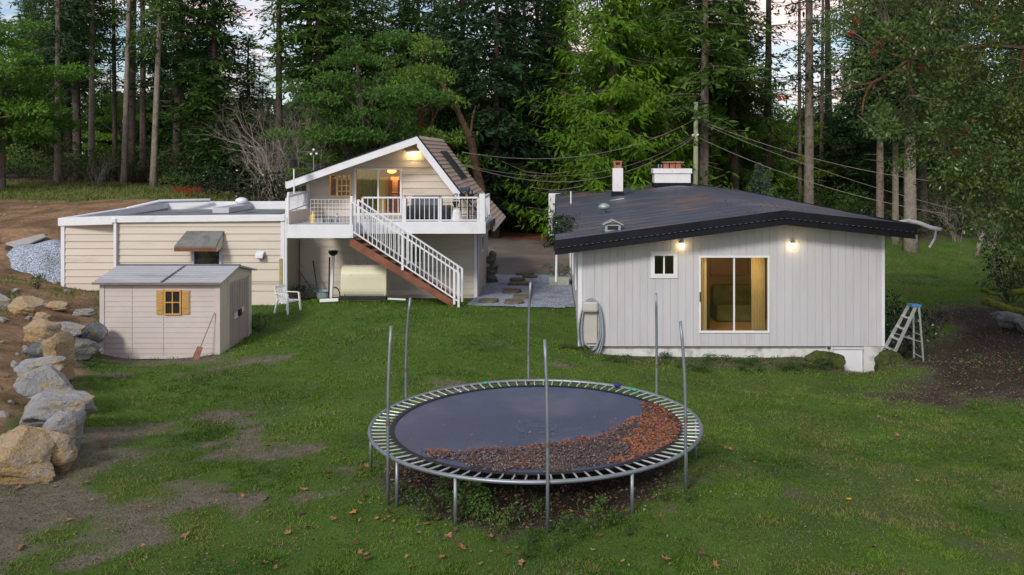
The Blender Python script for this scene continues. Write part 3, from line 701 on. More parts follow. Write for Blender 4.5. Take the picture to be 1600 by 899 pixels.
# steep right side in lapped courses
mb = MB()
for a, b in ((gP, gR), (gR, gE)):
    L = math.hypot(b[0] - a[0], b[1] - a[1]); n = int(L / .16); nrm = Vector((-(b[1] - a[1]), 0, b[0] - a[0])).normalized()
    if nrm.z < 0: nrm = -nrm
    for i in range(n):
        t0, t1 = i / n, (i + 1) / n
        p0 = Vector((a[0] + (b[0] - a[0]) * t0, 0, a[1] + (b[1] - a[1]) * t0)); p1 = Vector((a[0] + (b[0] - a[0]) * t1, 0, a[1] + (b[1] - a[1]) * t1)) + nrm * .028
        y0, y1 = Vector((0, BY + .01 * (i % 2), 0)), Vector((0, RBk - .01 * (i % 3), 0))
        mb.quad(p0 + y0, p0 + y1, p1 + y1, p1 + y0); mb.quad(p1 + y0, p1 + y1, p1 - nrm * .03 + y1, p1 - nrm * .03 + y0)
    mb.slab([(a[0], BY + .02, a[1] - .01), (b[0], BY + .02, b[1] - .01), (b[0], RBk - .02, b[1] - .01), (a[0], RBk - .02, a[1] - .01)], nrm * -.07)
mb.build('shingle_courses', shing, roof2)
mb = MB()
for a, b in ((gL, gP), (gP, gR)):
    mb.slab([(a[0], BY - .04, a[1] - .01), (b[0], BY - .04, b[1] - .01), (b[0], BY - .003, b[1] - .01), (a[0], BY - .003, a[1] - .01)], .25 if a is gL else .36)
mb.box(gL[0] - .03, gL[0] - .003, BY - .04, RBk, gL[1] - .22, gL[1] - .01)
mb.build('bargeboard', white, two)
mb = MB()
for a, b in ((gL, gP), (gP, gR), (gR, gE)):
    mb.slab([(a[0], BY - .06, a[1] + .03), (b[0], BY - .06, b[1] + .03), (b[0], BY + .05, b[1] + .03), (a[0], BY + .05, a[1] + .03)], .045 if a is gL else .06)
mb.build('drip_edge', black, two)
mb = MB(); a, b = gR, gE       # flared eave end panel and little gutter
mb.slab([(a[0] + .1, TY - .2, a[1] - .18), (b[0] - .1, TY - .2, b[1] - .12), (b[0] - .55, TY - .2, b[1] - .2), (TR, TY - .2, b[1] + .1)], (0, .04, 0)); mb.build('eave_end', white, two)
MB().tube([(gE[0] + .02, BY + .1, gE[1] - .06), (gE[0] + .02, RBk, gE[1] - .06)], .05, 8).build('eave_gutter', cream, two)
# ribbed heating panels on the steep roof
A = Vector((gP[0], 0, gP[1])); Bv = Vector((gR[0], 0, gR[1])); nrm = Vector((Bv.z - A.z, 0, -(Bv.x - A.x))).normalized(); nrm = nrm if nrm.z > 0 else -nrm
mb = MB()
for k in range(6):
    y = 31.3 + k * .30
    p0 = A.lerp(Bv, .28 + .0 * k) + nrm * .05; p1 = A.lerp(Bv, .80) + nrm * .05
    mb.obox((p0.x, y, p0.z), (p1.x, y, p1.z), .17, .05, nrm)
mb.build('roof_heating_panel', mat('black_rubber_panel', (.025, .026, .03), .45, .3, 4), two)
# interior, window, door, lamp
mb = MB(); xa, xb, ya, yb = UL + .15, SD[1] + .75, TY + .1, TB - .1; zf = DZ + .02; za_, zb_ = tz(xa) - .16, tz(xb) - .35
mb.quad((xa, yb, zf), (xa, yb, za_), (xb, yb, zb_), (xb, yb, zf)); mb.quad((xa, ya, zf), (xa, ya, za_), (xa, yb, za_), (xa, yb, zf)); mb.quad((xb, ya, zf), (xb, yb, zf), (xb, yb, zb_), (xb, ya, zb_))
mb.quad((xa, ya, zf), (xa, yb, zf), (xb, yb, zf), (xb, ya, zf)); mb.quad((xa, ya, za_), (xb, ya, zb_), (xb, yb, zb_), (xa, yb, za_)); mb.build('upstairs_room', warmwall, two)
mb = MB(); curtain(mb, SD[0] + .05, SD[0] + .66, TY + .5, DZ + .03, 4.72, .03, 5); mb.build('green_reflection_cloth', leafmat('green_reflection_tint', (.10, .18, .04), (.14, .24, .06), None, .9, .5, 3), two)  # green cloth added behind the left pane to stand in for its reflection
mb = MB(); mb.box(SD[0] + .85, SD[0] + 1.15, TY + 2, TY + 2.4, DZ + .03, 4.4); mb.box(SD[0] + 1.0, SD[1] + .1, TY + 1.1, TY + 1.7, DZ + .7, DZ + .75); mb.box(WN[0] - .1, WN[0] + .25, TY + .7, TY + .8, DZ + .2, 4.45)
for k in range(3): mb.box(SD[0] + 1.05 + .25 * k, SD[0] + 1.1 + .25 * k, TY + .9, TY + .95, DZ + .03, DZ + 1.2)
mb.build('furniture', brownwood, two)
mb = MB(); mb.box(SD[0] + .65, SD[0] + .95, TY + .5, TY + .9, DZ + .03, DZ + 1.3); mb.build('yellow_cabinet', mat('yellow_panel', (.65, .50, .10), .5, .1, 2), two)
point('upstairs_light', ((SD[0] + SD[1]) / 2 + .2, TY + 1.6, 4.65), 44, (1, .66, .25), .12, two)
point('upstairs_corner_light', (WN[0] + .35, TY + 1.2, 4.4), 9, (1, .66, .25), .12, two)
MB().ball((SD[0] + 1.0, TY + 1.4, 4.62), .16, 14, 8, .5).build('ceiling_lamp', mat('orange_lamp', (1, .5, .15), .5, 0, 1, emit=(1, .33, .06), estr=4), two)
sdw = window(two, SD[0], SD[1], SD[2], SD[3], TY, .06, .09, [(SD[0] + SD[1]) / 2], name='sliding_door')
MB().box(SD[1] + .1, SD[1] + .15, TY - .1, TY - .03, ZZ(320, TY), ZZ(306, TY)).build('thermometer', mat('rust_red', (.35, .08, .03), .6), two)
f = rect_frame(MB(), WN[0], WN[1], WN[2], WN[3], TY - .05, TY + .06, .05)
w3 = WN[0] + (WN[1] - WN[0]) * .36; f.box(w3 - .03, w3 + .03, TY - .03, TY + .05, WN[2] + .05, WN[3] - .05)
for k in range(1, 3):
    xx = w3 + (WN[1] - w3) * k / 3; f.box(xx - .018, xx + .018, TY - .02, TY + .03, WN[2] + .05, WN[3] - .05)
for k in range(1, 4):
    zz = WN[2] + (WN[3] - WN[2]) * k / 4; f.box(w3 + .03, WN[1] - .05, TY - .018, TY + .028, zz - .014, zz + .014)
w = f.build('window', mat('yellowed_frame', (.62, .50, .25), .5), two); MB().quad((WN[0] + .05, TY + .035, WN[2] + .05), (WN[1] - .05, TY + .035, WN[2] + .05), (WN[1] - .05, TY + .035, WN[3] - .05), (WN[0] + .05, TY + .035, WN[3] - .05)).build('pane', glass, w)
w = window(two, LWn[0], LWn[1], LWn[2], LWn[3], TY, .05, .06, [], dglass); MB().box(LWn[0], LWn[1], TY + .2, TY + .22, LWn[2], LWn[3]).build('blind', mat('grey_blind', (.30, .30, .30), .8), w)
x, z = XX(646, TY), ZZ(236, TY)
w = MB().slab([(x - .25, TY - .03, z + .05), (x + .22, TY - .03, z + .08), (x + .20, TY - .22, z + .02), (x - .22, TY - .22, z - .01)], .06).build('gable_lamp', white, two)
MB().slab([(x - .19, TY - .05, z - .012), (x + .19, TY - .05, z + .012), (x + .18, TY - .20, z - .042), (x - .18, TY - .20, z - .072)], .03).build('bulb', lampm, w)
point('gable_light', (x, TY - .3, z - .2), 3.2, (1, .74, .4), .08, two)
# deck: right part and landing on the left
D1 = 27.4; D2 = 26.4; DXm = XX(550, D2); DXr = XX(757, D1); DXl = XX(449, D2)
mb = MB(); mb.box(DXl, DXm, D2, TY - .06, DZ - .06, DZ); mb.box(DXm, DXr, D1, TY - .06, DZ - .06, DZ - .002)
deck = mb.build('balcony', mat('grey_deck_boards', (.36, .37, .40), .7, .12, 3, .003, 20), two)
mb = MB(); mb.box(DXl, DXm, D2 - .04, D2 - .003, DZ - .40, DZ - .0); mb.box(DXm - .02, DXr, D1 - .04, D1 - .003, DZ - .36, DZ + .01)
mb.box(DXm, DXm + .04, D2 - .04, D1 - .045, DZ - .40, DZ); mb.box(DXr + .003, DXr + .04, D1 - .04, TY - .1, DZ - .36, DZ + .01)
mb.box(DXl - .04, DXl - .003, D2 - .04, GY + .2, DZ - .4, DZ + .22)
mb.build('rim_boards', white, deck, bevel=.006)
mb = MB()
for k in range(9): xx = DXl + .3 + k * .7; mb.box(xx, xx + .05, (D2 if xx < DXm else D1) + .03, TY - .07, DZ - .26, DZ - .065)
mb.build('joists', mat('dark_timber', (.045, .035, .028)), deck)
mb = MB(); mb.box(DXr - .16, DXr + .02, D1 - .05, D1 + .13, DZ - .36, ZZ(303, D1)); mb.build('corner_post', white, deck, bevel=.01)
mb = MB(); mb.box(DXl - .02, DXl + .03, D2 + .1, TY - .1, DZ + .0, DZ + .36); mb.build('cream_side_panel', cream, deck)
rt = ZZ(309, D1)
def railing(name, a, b, z0, z1, sp=.145, post=True, th=.02, parent=deck):
    """rail from a to b (x,y), balusters between the heights z0 (bottom rail) and z1 (top)"""
    mb = MB(); A = Vector((a[0], a[1], 0)); B = Vector((b[0], b[1], 0)); L = (B - A).length; n = max(1, int(L / sp))
    Z0 = Vector((0, 0, z0)); Z1 = Vector((0, 0, z1))
    mb.obox(A + Z1, B + Z1, .06, .05); mb.obox(A + Z0, B + Z0, .035, .035)
    for i in range(1, n): p = A.lerp(B, i / n); mb.obox(p + Z0, p + Z1 - Vector((0, 0, .03)), th, th)
    if post:
        for p in (A, B): mb.obox(p + Z0 - Vector((0, 0, .12)), p + Z1, .06, .06)
    return mb.build(name, white, parent)
railing('railing', (DXm + .1, D1), (XX(630, D1), D1), DZ + .06, rt); railing('railing', (XX(633, D1), D1), (XX(686, D1), D1), DZ + .06, rt)
railing('railing', (XX(686, D1) + .05, D1), (DXr - .2, D1), DZ + .06, rt, th=.012)
railing('railing', (DXr - .05, D1 + .15), (DXr - .05, TY - .15), DZ + .06, rt)
railing('railing', (DXl, D2 + .05), (UL + .02, TY - .2), DZ + .4, DZ + .85, .12, th=.015); railing('railing', (GXR + .1, GY + .1), (UL - .02, TY - .1), DZ + .2, DZ + .85, .12, th=.015)
# wire-mesh panel on the landing
mb = MB(); x0, x1 = XX(485, D2), XX(547, D2); z0, z1 = DZ + .05, ZZ(312, D2)
for i in range(12): x = x0 + (x1 - x0) * i / 11; mb.obox((x, D2 + .03, z0), (x, D2 + .03, z1), .008, .008)
for i in range(7): z = z0 + (z1 - z0) * i / 6; mb.obox((x0, D2 + .022, z), (x1, D2 + .022, z), .008, .008)
mb.obox((x1 + .04, D2 + .03, DZ - .3), (x1 + .04, D2 + .03, z1 + .1), .07, .07); mb.obox((DXl, D2 + .03, DZ), (DXl, D2 + .03, ZZ(310, D2)), .08, .08)
mb.build('wire_panel', vinyl, deck)
# stairs
sx0, sz0 = DXm + .02, DZ - .24; sx1 = XX(713, 26.85); sz1 = ZZ(474, 26.85); SY0, SY1 = 26.42, 27.32
redw = mat('red_brown_stringer', (.19, .075, .045), .75, .35, 2, .004, 20, dirt=(.09, .045, .03), dscale=3, damt=(.5, .7))
stair = MB()
for y in (SY0, SY1 - .05):
    stair.slab([(sx0 - .1, y, sz0 - .12), (sx1, y, sz1 + .12), (sx1 + .02, y, sz1 - .10), (sx0 - .1, y, sz0 - .40)], (0, .05, 0))
st = stair.build('stairs', redw, two)
mb = MB(); NS = 12
for i in range(NS):
    t = (i + .5) / NS; x = sx0 + (sx1 - sx0) * t; z = sz0 + (sz1 - sz0) * (i + 1) / (NS + .6)
    mb.box(x - .15, x + .15, SY0 + .051, SY1 - .051, z - .045, z)
mb.build('treads', mat('dark_tread', (.10, .06, .045), .8, .3, 5), st)
for y in (SY0 - .03, SY1 + .03):
    mb = MB(); h = .93 if y < 27 else .93
    dz = Vector((0, 0, h)); a = Vector((sx0 - .05, y, sz0)); b = Vector((sx1 + .12, y, sz1 + .06))
    mb.obox(a + dz, b + dz, .05, .045); mb.obox(a + Vector((0, 0, .07)), b + Vector((0, 0, .07)), .03, .04)
    n = 25
    for i in range(n + 1):
        p = a.lerp(b, i / n); w_ = .065 if i % 12 == 0 or i == n else .024
        mb.obox(p + Vector((0, 0, -.1 if w_ > .05 else .05)), p + dz, w_, w_)
    mb.build('stair_railing', white, st)
# ================================================================== SMALL SHED
QY = 21.2; QB = 23.4; q0, q1 = XX(157, QY), XX(343, QY); qz = .42; qt = ZZ(440, QY)
shed = thing('garden_shed', 'small resin garden shed with shuttered window and brown double doors', 'shed', ((q0 + q1) / 2, (QY + QB) / 2, qz))
pink = mat('pinkish_resin', (.47, .42, .405), .55, .05, 1.2, .002, 50, dirt=(.42, .38, .34), dscale=1.5, damt=(.5, .8))
tan = mat('tan_resin', (.56, .49, .39), .55, .06, 1.2, .002, 50)
mb = MB(); panel_wall(mb, (0, QY, 0), (1, 0, 0), (0, -1, 0), lambda z: q0, lambda z: q1, qz - .1, qt, [], board=.125, lap=.010)
mb.build('front_wall', pink, shed)
mb = MB(); RZ = ZZ(415, 22.3)
def er(y): return qt + (RZ - .03 - qt) * (1 - abs(y - 22.3) / 1.1)
board_wall(mb, (q1, 0, 0), (0, 1, 0), (1, 0, 0), QY, QB, lambda u: qz - .1, lambda u: er(u) - .02, [], board=.55, gap=.004)
mb.quad((q0, QY, qz), (q0, QB, qz), (q0, QB, qt), (q0, QY, qt)); mb.quad((q0, QB, qz), (q1, QB, qz), (q1, QB, qt), (q0, QB, qt))
mb.add([(q0, QY, qt), (q0, QB, qt), (q0, 22.3, RZ - .03)], [(0, 1, 2)]); mb.build('end_walls', tan, shed)
MB().box(q1 - .1, q1 + .02, QY - .025, QY - .011, qz - .1, qt - .01).box(q0 - .01, q0 + .1, QY - .025, QY - .011, qz - .1, qt - .01).build('corner_trim', pink, shed)
for k, xx in enumerate((q0 + .75, q0 + 1.5)): MB().box(xx, xx + .012, QY - .016, QY - .003, qz, qt - .02).build('panel_joint', pink, shed)
mb = MB(); e0, e1 = q0 - .12, q1 + .1; n = 9
for sgn, ye in ((-1, QY - .16), (1, QB + .16)):
    for i in range(n):
        t0, t1 = i / n, (i + 1) / n
        ya, yb = ye + (22.3 - ye) * t0, ye + (22.3 - ye) * t1; zA, zB = qt - .02 + (RZ - qt + .02) * t0, qt - .02 + (RZ - qt + .02) * t1
        mb.slab([(e0, ya, zA + .018), (e1, ya, zA + .018), (e1, yb, zB + .002), (e0, yb, zB + .002)] if sgn < 0 else [(e0, yb, zB + .002), (e1, yb, zB + .002), (e1, ya, zA + .018), (e0, ya, zA + .018)], .04)
rs = mb.build('roof', mat('grey_resin_roof', (.36, .38, .42), .4, .12, 1.5, .002, 30, spec=.4, dirt=(.22, .22, .22), dscale=1.5, damt=(.5, .7), stretch=(.3, 3, 3)), shed)
mb = MB(); xm = (q0 + q1) / 2; mb.obox((xm + .1, QY - .17, qt + .01), (xm + .17, 22.3, RZ + .015), .035, .03); mb.obox((e0, 22.3, RZ + .015), (e1, 22.3, RZ + .015), .09, .03); mb.build('roof_seam', mat('dark_grey_seam', (.13, .135, .15), .5), rs)
MB().box(e0, e1, QY - .175, QY - .15, qt - .055, qt - .005).build('eave_trim', mat('brown_trim', (.16, .13, .115), .6), rs)
dy0, dy1 = 21.75, 23.1; dz1 = 2.02
door = mat('brown_resin_door', (.34, .29, .265), .55, .08, 2)
for a, b in ((dy0, (dy0 + dy1) / 2 - .01), ((dy0 + dy1) / 2 + .01, dy1)):
    mb = MB().box(q1 + .013, q1 + .035, a, b, qz + .03, dz1)
    w_ = (b - a) / 4
    for k in range(4): mb.box(q1 + .035, q1 + .045, a + k * w_ + .02, a + (k + 1) * w_ - .02, qz + .1, qz + .75); mb.box(q1 + .035, q1 + .045, a + k * w_ + .02, a + (k + 1) * w_ - .02, qz + .85, dz1 - .06)
    mb.build('door', door, shed)
ym = (dy0 + dy1) / 2
MB().box(q1 + .046, q1 + .09, ym - .12, ym + .04, qz + .72, qz + .88).build('latch', MATS['black_plastic'], shed, bevel=.01)
MB().box(q1 + .046, q1 + .07, ym - .4, ym - .2, qz + .7, qz + .84).box(q1 + .046, q1 + .07, ym + .1, ym + .26, qz + .78, qz + .9).build('door_plate', mat('pale_plate', (.55, .54, .5), .5), shed)
MB().box(q1 + .013, q1 + .04, dy0 - .08, dy0 - .01, qz, dz1 + .05).box(q1 + .013, q1 + .04, dy1 + .01, dy1 + .08, qz, dz1 + .05).box(q1 + .013, q1 + .04, dy0 - .08, dy1 + .08, dz1 + .052, dz1 + .12).build('door_frame', tan, shed)
owood = mat('orange_shutter_wood', (.42, .25, .085), .6, .2, 6, .002, 40, stretch=(1, 1, 4)); bwood = mat('golden_window_wood', (.50, .28, .07), .5, .2, 5)
wz0, wz1 = ZZ(492, QY), ZZ(453, QY)
f = rect_frame(MB(), XX(257.5, QY), XX(284, QY), wz0, wz1, QY - .05, QY - .012, .035); xm = XX(270.5, QY); zm = (wz0 + wz1) / 2
f.box(xm - .012, xm + .012, QY - .045, QY - .02, wz0 + .035, wz1 - .035); f.box(XX(257.5, QY) + .035, xm - .012, QY - .045, QY - .02, zm - .012, zm + .012); f.box(xm + .012, XX(284, QY) - .035, QY - .045, QY - .02, zm - .012, zm + .012)
w = f.build('window', bwood, shed)
MB().quad((XX(258, QY), QY - .016, wz0), (XX(284, QY), QY - .016, wz0), (XX(284, QY), QY - .016, wz1), (XX(258, QY), QY - .016, wz1)).build('pane', MATS['dark_pane'], w)
for a, b in ((245, 256.5), (285, 297)):
    mb = MB().box(XX(a, QY), XX(b, QY), QY - .03, QY - .012, wz0 + .01, wz1 - .01)
    for k in range(8): zz = wz0 + .04 + k * (wz1 - wz0 - .08) / 8; mb.box(XX(a, QY) + .02, XX(b, QY) - .02, QY - .04, QY - .03, zz, zz + .045)
    mb.build('shutter', owood, shed)
MB().box(XX(272, QY), XX(283, QY), QY - .0155, QY - .0152, wz0 + .04, wz0 + .13).build('curtain_scrap', mat('pink_cloth', (.5, .27, .2), .8), w)
# ================================================================== helpers for the yard
def ghit(px, py, y0=6, y1=70):
    Y = y0
    while Y < y1:
        p = PT(px, py, Y)
        if p.z <= Gf(p.x, p.y): return p
        Y += .04 if Y < 20 else .1
    return PT(px, py, y1)
def fbm3(P, s=0):
    return (fbm(P[:, 0] + P[:, 2] * .37, P[:, 1] + 3.1, s) + fbm(P[:, 1] + P[:, 2], P[:, 0] * .6 + 9, s + 9) + fbm(P[:, 2] * 1.2, P[:, 0] - P[:, 1], s + 17)) / 3
def rock_mesh(name, seed, rx, ry, rz_, planes=16, rough=.1, n=64, m=44, flat=0):
    rr = np.random.RandomState(seed)
    th = np.linspace(0, 2 * np.pi, n, endpoint=False); ph = np.linspace(0, np.pi, m)
    T, Ph = np.meshgrid(th, ph); D = np.stack([np.cos(T) * np.sin(Ph), np.sin(T) * np.sin(Ph), np.cos(Ph)], -1).reshape(-1, 3)
    N = rr.normal(size=(planes, 3)); N /= np.linalg.norm(N, axis=1)[:, None]; d = rr.uniform(.55, .95, planes)
    q = D @ N.T; r = np.where(q > .05, d[None] / np.maximum(q, .05), 9)
    r = -np.log(np.exp(-14 * np.minimum(r, 1.12)).sum(1)) / 14 if False else np.minimum(r.min(1), 1.12)
    f = fbm3(D * 1.7 + seed, seed); f2 = fbm3(D * 6 + seed, seed + 3)
    r = r * (1 + (f - .5) * .28 + (f2 - .5) * rough * 1.4)
    r = r * (1 + .035 * np.sign(np.sin(D[:, 2] * 9 + 4 * f + D[:, 0] * 2)) * np.abs(np.sin(D[:, 2] * 9 + 4 * f + D[:, 0] * 2)) ** .4)
    V = D * r[:, None] * np.array([rx, ry, rz_])
    i = np.arange(m - 1)[:, None] * n; j = np.arange(n)[None]; a = (i + j).ravel(); b = (i + (j + 1) % n).ravel()
    me = fastmesh(name, V, np.stack([a, a + n, b + n, b], 1)); me.polygons.foreach_set('use_smooth', [True] * len(me.polygons)); me.set_sharp_from_angle(angle=math.radians(16))
    return me
def rockmat(name, base, second, third, sc=1.2):
    m, nt, b, co = newmat(name)
    n1 = _noise(nt, co, sc, 6, .6); n2 = _noise(nt, co, sc * 2.3 , 5, .7); n3 = _noise(nt, co, 14, 5, .7)
    c = _mix(nt, _ramp(nt, n1, .40, .60), base, second); c = _mix(nt, _ramp(nt, n2, .54, .64), c, third)
    c = _mix(nt, _ramp(nt, n3, .56, .72), c, [v * .45 for v in base])
    nt.links.new(c, b.inputs['Base Color']); b.inputs['Roughness'].default_value = .9; b.inputs['Specular IOR Level'].default_value = .2
    bp = nt.nodes.new('ShaderNodeBump'); bp.inputs['Distance'].default_value = .09; bp.inputs['Strength'].default_value = 1
    ad = nt.nodes.new('ShaderNodeMath'); ad.operation = 'ADD'; nt.links.new(n3, ad.inputs[0]); nt.links.new(n2, ad.inputs[1]); nt.links.new(ad.outputs[0], bp.inputs['Height']); nt.links.new(bp.outputs[0], b.inputs['Normal'])
    return m
rk_tan = rockmat('tan_boulder', (.42, .34, .23), (.42, .28, .13), (.36, .35, .32))
rk_grey = rockmat('grey_boulder', (.36, .36, .35), (.27, .28, .29), (.42, .34, .22))
rk_dark = rockmat('blue_grey_boulder', (.20, .215, .23), (.12, .13, .13), (.28, .24, .16))
rk_moss = rockmat('mossy_stone', (.045, .065, .018), (.09, .12, .02), (.10, .09, .07), 4)
# px, py, half width px, half height px, Y, material, tilt, label
B = [(14, 716, 50, 42, 11.7, rk_tan, .25, 'largest orange tan boulder, lowest of the rock edging at the left border'),
     (66, 702, 36, 34, 12.2, rk_tan, -.35, 'tan boulder with a slanted face beside the lowest boulder of the edging'),
     (104, 668, 20, 42, 12.9, rk_grey, .1, 'narrow upright grey and tan boulder bulging towards the lawn'),
     (78, 638, 46, 30, 13.7, rk_grey, -.15, 'broad pale grey slab boulder in the middle of the edging'),
     (76, 598, 38, 23, 14.8, rk_grey, .15, 'rounded grey boulder above the broad pale slab'),
     (58, 570, 32, 15, 15.9, rk_grey, -.2, 'flat grey rock pointing out of the brown bank'),
     (94, 556, 15, 40, 16.6, rk_tan, -.5, 'thin ochre rock plate leaning against the bank'),
     (72, 540, 24, 15, 17.6, rk_dark, .2, 'small blue grey rock behind the ochre plate'),
     (70, 514, 24, 19, 18.8, rk_tan, .1, 'tan round rock at the top end of the edging'),
     (104, 512, 26, 14, 20.0, rk_grey, .1, 'light grey flat rock between the round tan rock and the shed'),
     (118, 540, 26, 17, 19.2, rk_dark, -.2, 'blue grey rock with brown stain near the shed corner'),
     (143, 521, 17, 17, 20.7, rk_dark, .3, 'dark jagged rock touching the left shed corner'),
     (46, 478, 22, 14, 22.0, rk_tan, .0, 'wide tan rock lying on the slope above the edging'),
     (4, 470, 12, 12, 22.5, rk_grey, .2, 'grey rock cut by the left edge of the photo'),
     (96, 476, 16, 7, 23.5, rk_tan, .1, 'small flat tan stone on the slope above the edging'),
     (128, 486, 14, 6, 22.6, rk_grey, .1, 'small pale stone on the slope left of the shed roof'),
     (66, 494, 12, 7, 21, rk_tan, .1, 'small stone on the slope just below the wide tan rock')]
for k, (px, py, hw, hh, Y, m, tilt, lab) in enumerate(B):
    p = PT(px, py, Y); rx = hw * Y / F * 1.30; rzz = hh * Y / F * 1.24; p.z -= .05
    me = rock_mesh('boulder', 30 + k, rx, max(rx, rzz) * .75, rzz, 14, .12)
    o = meshobj('boulder', me, m, None, p, lab, 'boulder', 'boulders edging the brown bank'); o.rotation_euler = (0, tilt * .5, 0)
r_ = random.Random(5)
peb = [rock_mesh('stone', 90 + i, .1, .08, .06, 12, .15, 14, 9) for i in range(4)]
for k in range(70):
    if k < 40: p = ghit(r_.uniform(0, 150), r_.uniform(450, 560) if k < 26 else r_.uniform(320, 450))
    else: p = ghit(r_.uniform(0, 110), r_.uniform(520, 700))
    if bank(p.x, p.y) < .1: continue
    s = r_.uniform(.35, 1.3)
    o = meshobj('stone', peb[k % 4], rk_grey if not peb[k % 4].materials else None, None, (p.x, p.y, Gf(p.x, p.y) + .01), 'small loose stone scattered on the brown earth bank', 'stone', 'loose stones on the bank')
    o.scale = (s, s, s); o.rotation_euler = (r_.uniform(-.4, .4), r_.uniform(-.4, .4), r_.uniform(0, 6))

# ------------------------------------------------------------------ gravel, drive, slabs
def gravelmat(name, ca, cb, sc=26):
    m, nt, b, co = newmat(name)
    v = nt.nodes.new('ShaderNodeTexVoronoi'); v.inputs['Scale'].default_value = sc; nt.links.new(co, v.inputs['Vector'])
    bw = nt.nodes.new('ShaderNodeSeparateColor'); nt.links.new(v.outputs['Color'], bw.inputs[0])
    c = _mix(nt, bw.outputs[0], ca, cb); c = _mix(nt, _ramp(nt, v.outputs['Distance'], .35, .75), c, [x * .5 for x in ca])
    c = _mix(nt, _ramp(nt, _noise(nt, co, 1.3, 5), .5, .75), c, (.16, .17, .18))
    nt.links.new(c, b.inputs['Base Color']); b.inputs['Roughness'].default_value = .85
    bp = nt.nodes.new('ShaderNodeBump'); bp.invert = True; bp.inputs['Distance'].default_value = .03; nt.links.new(v.outputs['Distance'], bp.inputs['Height']); nt.links.new(bp.outputs[0], b.inputs['Normal'])
    return m
gm = gravelmat('blue_grey_gravel', (.27, .33, .42), (.60, .67, .78))
def gfn(x, y): 
    e = (float(vnoise(x * 2, y * 2, 4)) - .5) * .3
    return TR + .02 < x < HL + .2 and 27.05 + e < y < 36.0 + e and not (x > HL and y > HY)
drape('gravel_path', gfn, -2.75, .75, 26.8, 36.4, .15, .035, gm)
def dfn(x, y):
    e = (float(vnoise(x, y, 6)) - .5) * .8
    return 36.0 < y < 51 + e and -9 < x < 6 + e
dm = mat('worn_asphalt', (.17, .15, .14), .7, .3, .45, .01, 30, spec=.4, dirt=(.28, .19, .13), dscale=.35, damt=(.5, .66), grain=30)
drape('driveway', dfn, -9.4, 6.6, 36.0, 51.8, .4, .04, dm)
redl = mat('rusty_needles', (.22, .085, .045), .95, .3, 4, .02, 20)
drape('needle_strip', lambda x, y: 49.6 + (float(vnoise(x * 1.3, y, 8)) - .5) * 1.5 < y < 52.5 and -4.4 < x < 3, -4.4, 3, 48.8, 52.4, .4, .06, redl)
slab = mat('stepping_stone_brown', (.14, .115, .085), .9, .3, 4, .01, 20, dirt=(.10, .11, .06), dscale=3, damt=(.5, .7)); slabg = mat('stepping_stone_grey', (.30, .30, .30), .9, .2, 4)
for k, (px, py, w_, d_, m, lab) in enumerate([(820, 431, 26, .6, slab, 'farthest brown stepping stone by the driveway edge'), (828, 435.5, 22, .35, slab, 'thin brown stepping stone just right of the farthest one'),
        (808, 440, 22, .5, slab, 'small dark stepping stone, left one near the driveway end'), (812, 446.5, 34, .5, slab, 'wide pale brown stepping stone under the two far ones'),
        (800, 459, 27, .75, slab, 'dark stepping stone with a thick shaded front edge'), (822, 457, 17, .5, slabg, 'grey square stepping stone touching the steel edging'),
        (816, 467.5, 26, .55, slab, 'second nearest brown stepping stone'), (803, 476, 30, .7, slab, 'nearest brown stepping stone at the lawn edge'),
        (763, 474, 28, .6, slab, 'dark stepping stone by the corner of the two storey house'), (752, 452, 16, .4, slabg, 'pale flat stone lying by the cream wall')]):
    p = ghit(px, py, 20); hw = w_ * p.y / F / 2; mb = MB(); rr = random.Random(k); z = Gf(p.x, p.y)
    n = 12; ps = []
    for i in range(n):
        a = 2 * math.pi * i / n; q = .5 / max(abs(math.cos(a)), abs(math.sin(a))) * rr.uniform(.85, 1.02) * 2 * .55
        x, y = p.x + math.cos(a) * hw * 2 * q, p.y + math.sin(a) * d_ * q
        ps.append((x, y, z + .12))
    mb.slab(ps, .15).build('stepping_stone', m, None, label=lab, cat='stepping stone', group='stepping stones across the gravel', bevel=.012)
e0 = ghit(832, 446, 20); e1 = ghit(826, 480, 20)
MB().obox((e0.x, e0.y, Gf(e0.x, e0.y) + .06), (e1.x, e1.y, Gf(e1.x, e1.y) + .06), .03, .1).build('path_edging', galv, None, label='straight steel edging strip beside the stepping stones', cat='edging')
# gravel heap on a black sheet
hp = thing('gravel_heap', 'heap of blue grey gravel on black sheeting at the left end of the garage', 'gravel heap', (XX(82, 30.6), 30.6, 1.3))
mb = MB(); hx, hy = XX(84, 30.6), 30.6; N1 = 34
for j in range(N1 + 1):
    for i in range(N1 + 1):
        u, v = i / N1 * 2 - 1, j / N1 * 2 - 1; x, y = hx + u * 1.45, hy + v * 1.25; r = math.hypot(u * 1.0, v) + (float(vnoise(x * 2, y * 2, 3)) - .5) * .25
        mb.v.append((x, y, Gf(x, y) - .04 + max(0, 1 - r) ** .8 * .85 + float(vnoise(x * 9, y * 9, 5)) * .04 * (r < 1)))
for j in range(N1):
    for i in range(N1): a = j * (N1 + 1) + i; mb.f.append((a, a + 1, a + N1 + 2, a + N1 + 1))
mb.build('gravel', gm, hp, smooth=True)
mb = MB(); A = [(8, 391), (68, 376), (90, 382), (96, 425), (60, 424), (28, 404)]
pts = [ghit(a, b, 15) for a, b in A]; mb.slab([(q.x, q.y, Gf(q.x, q.y) + .10) for q in pts], .07); mb.build('sheeting', mat('black_sheeting', (.04, .04, .045), .5, .3, 4, .01, 8), hp)
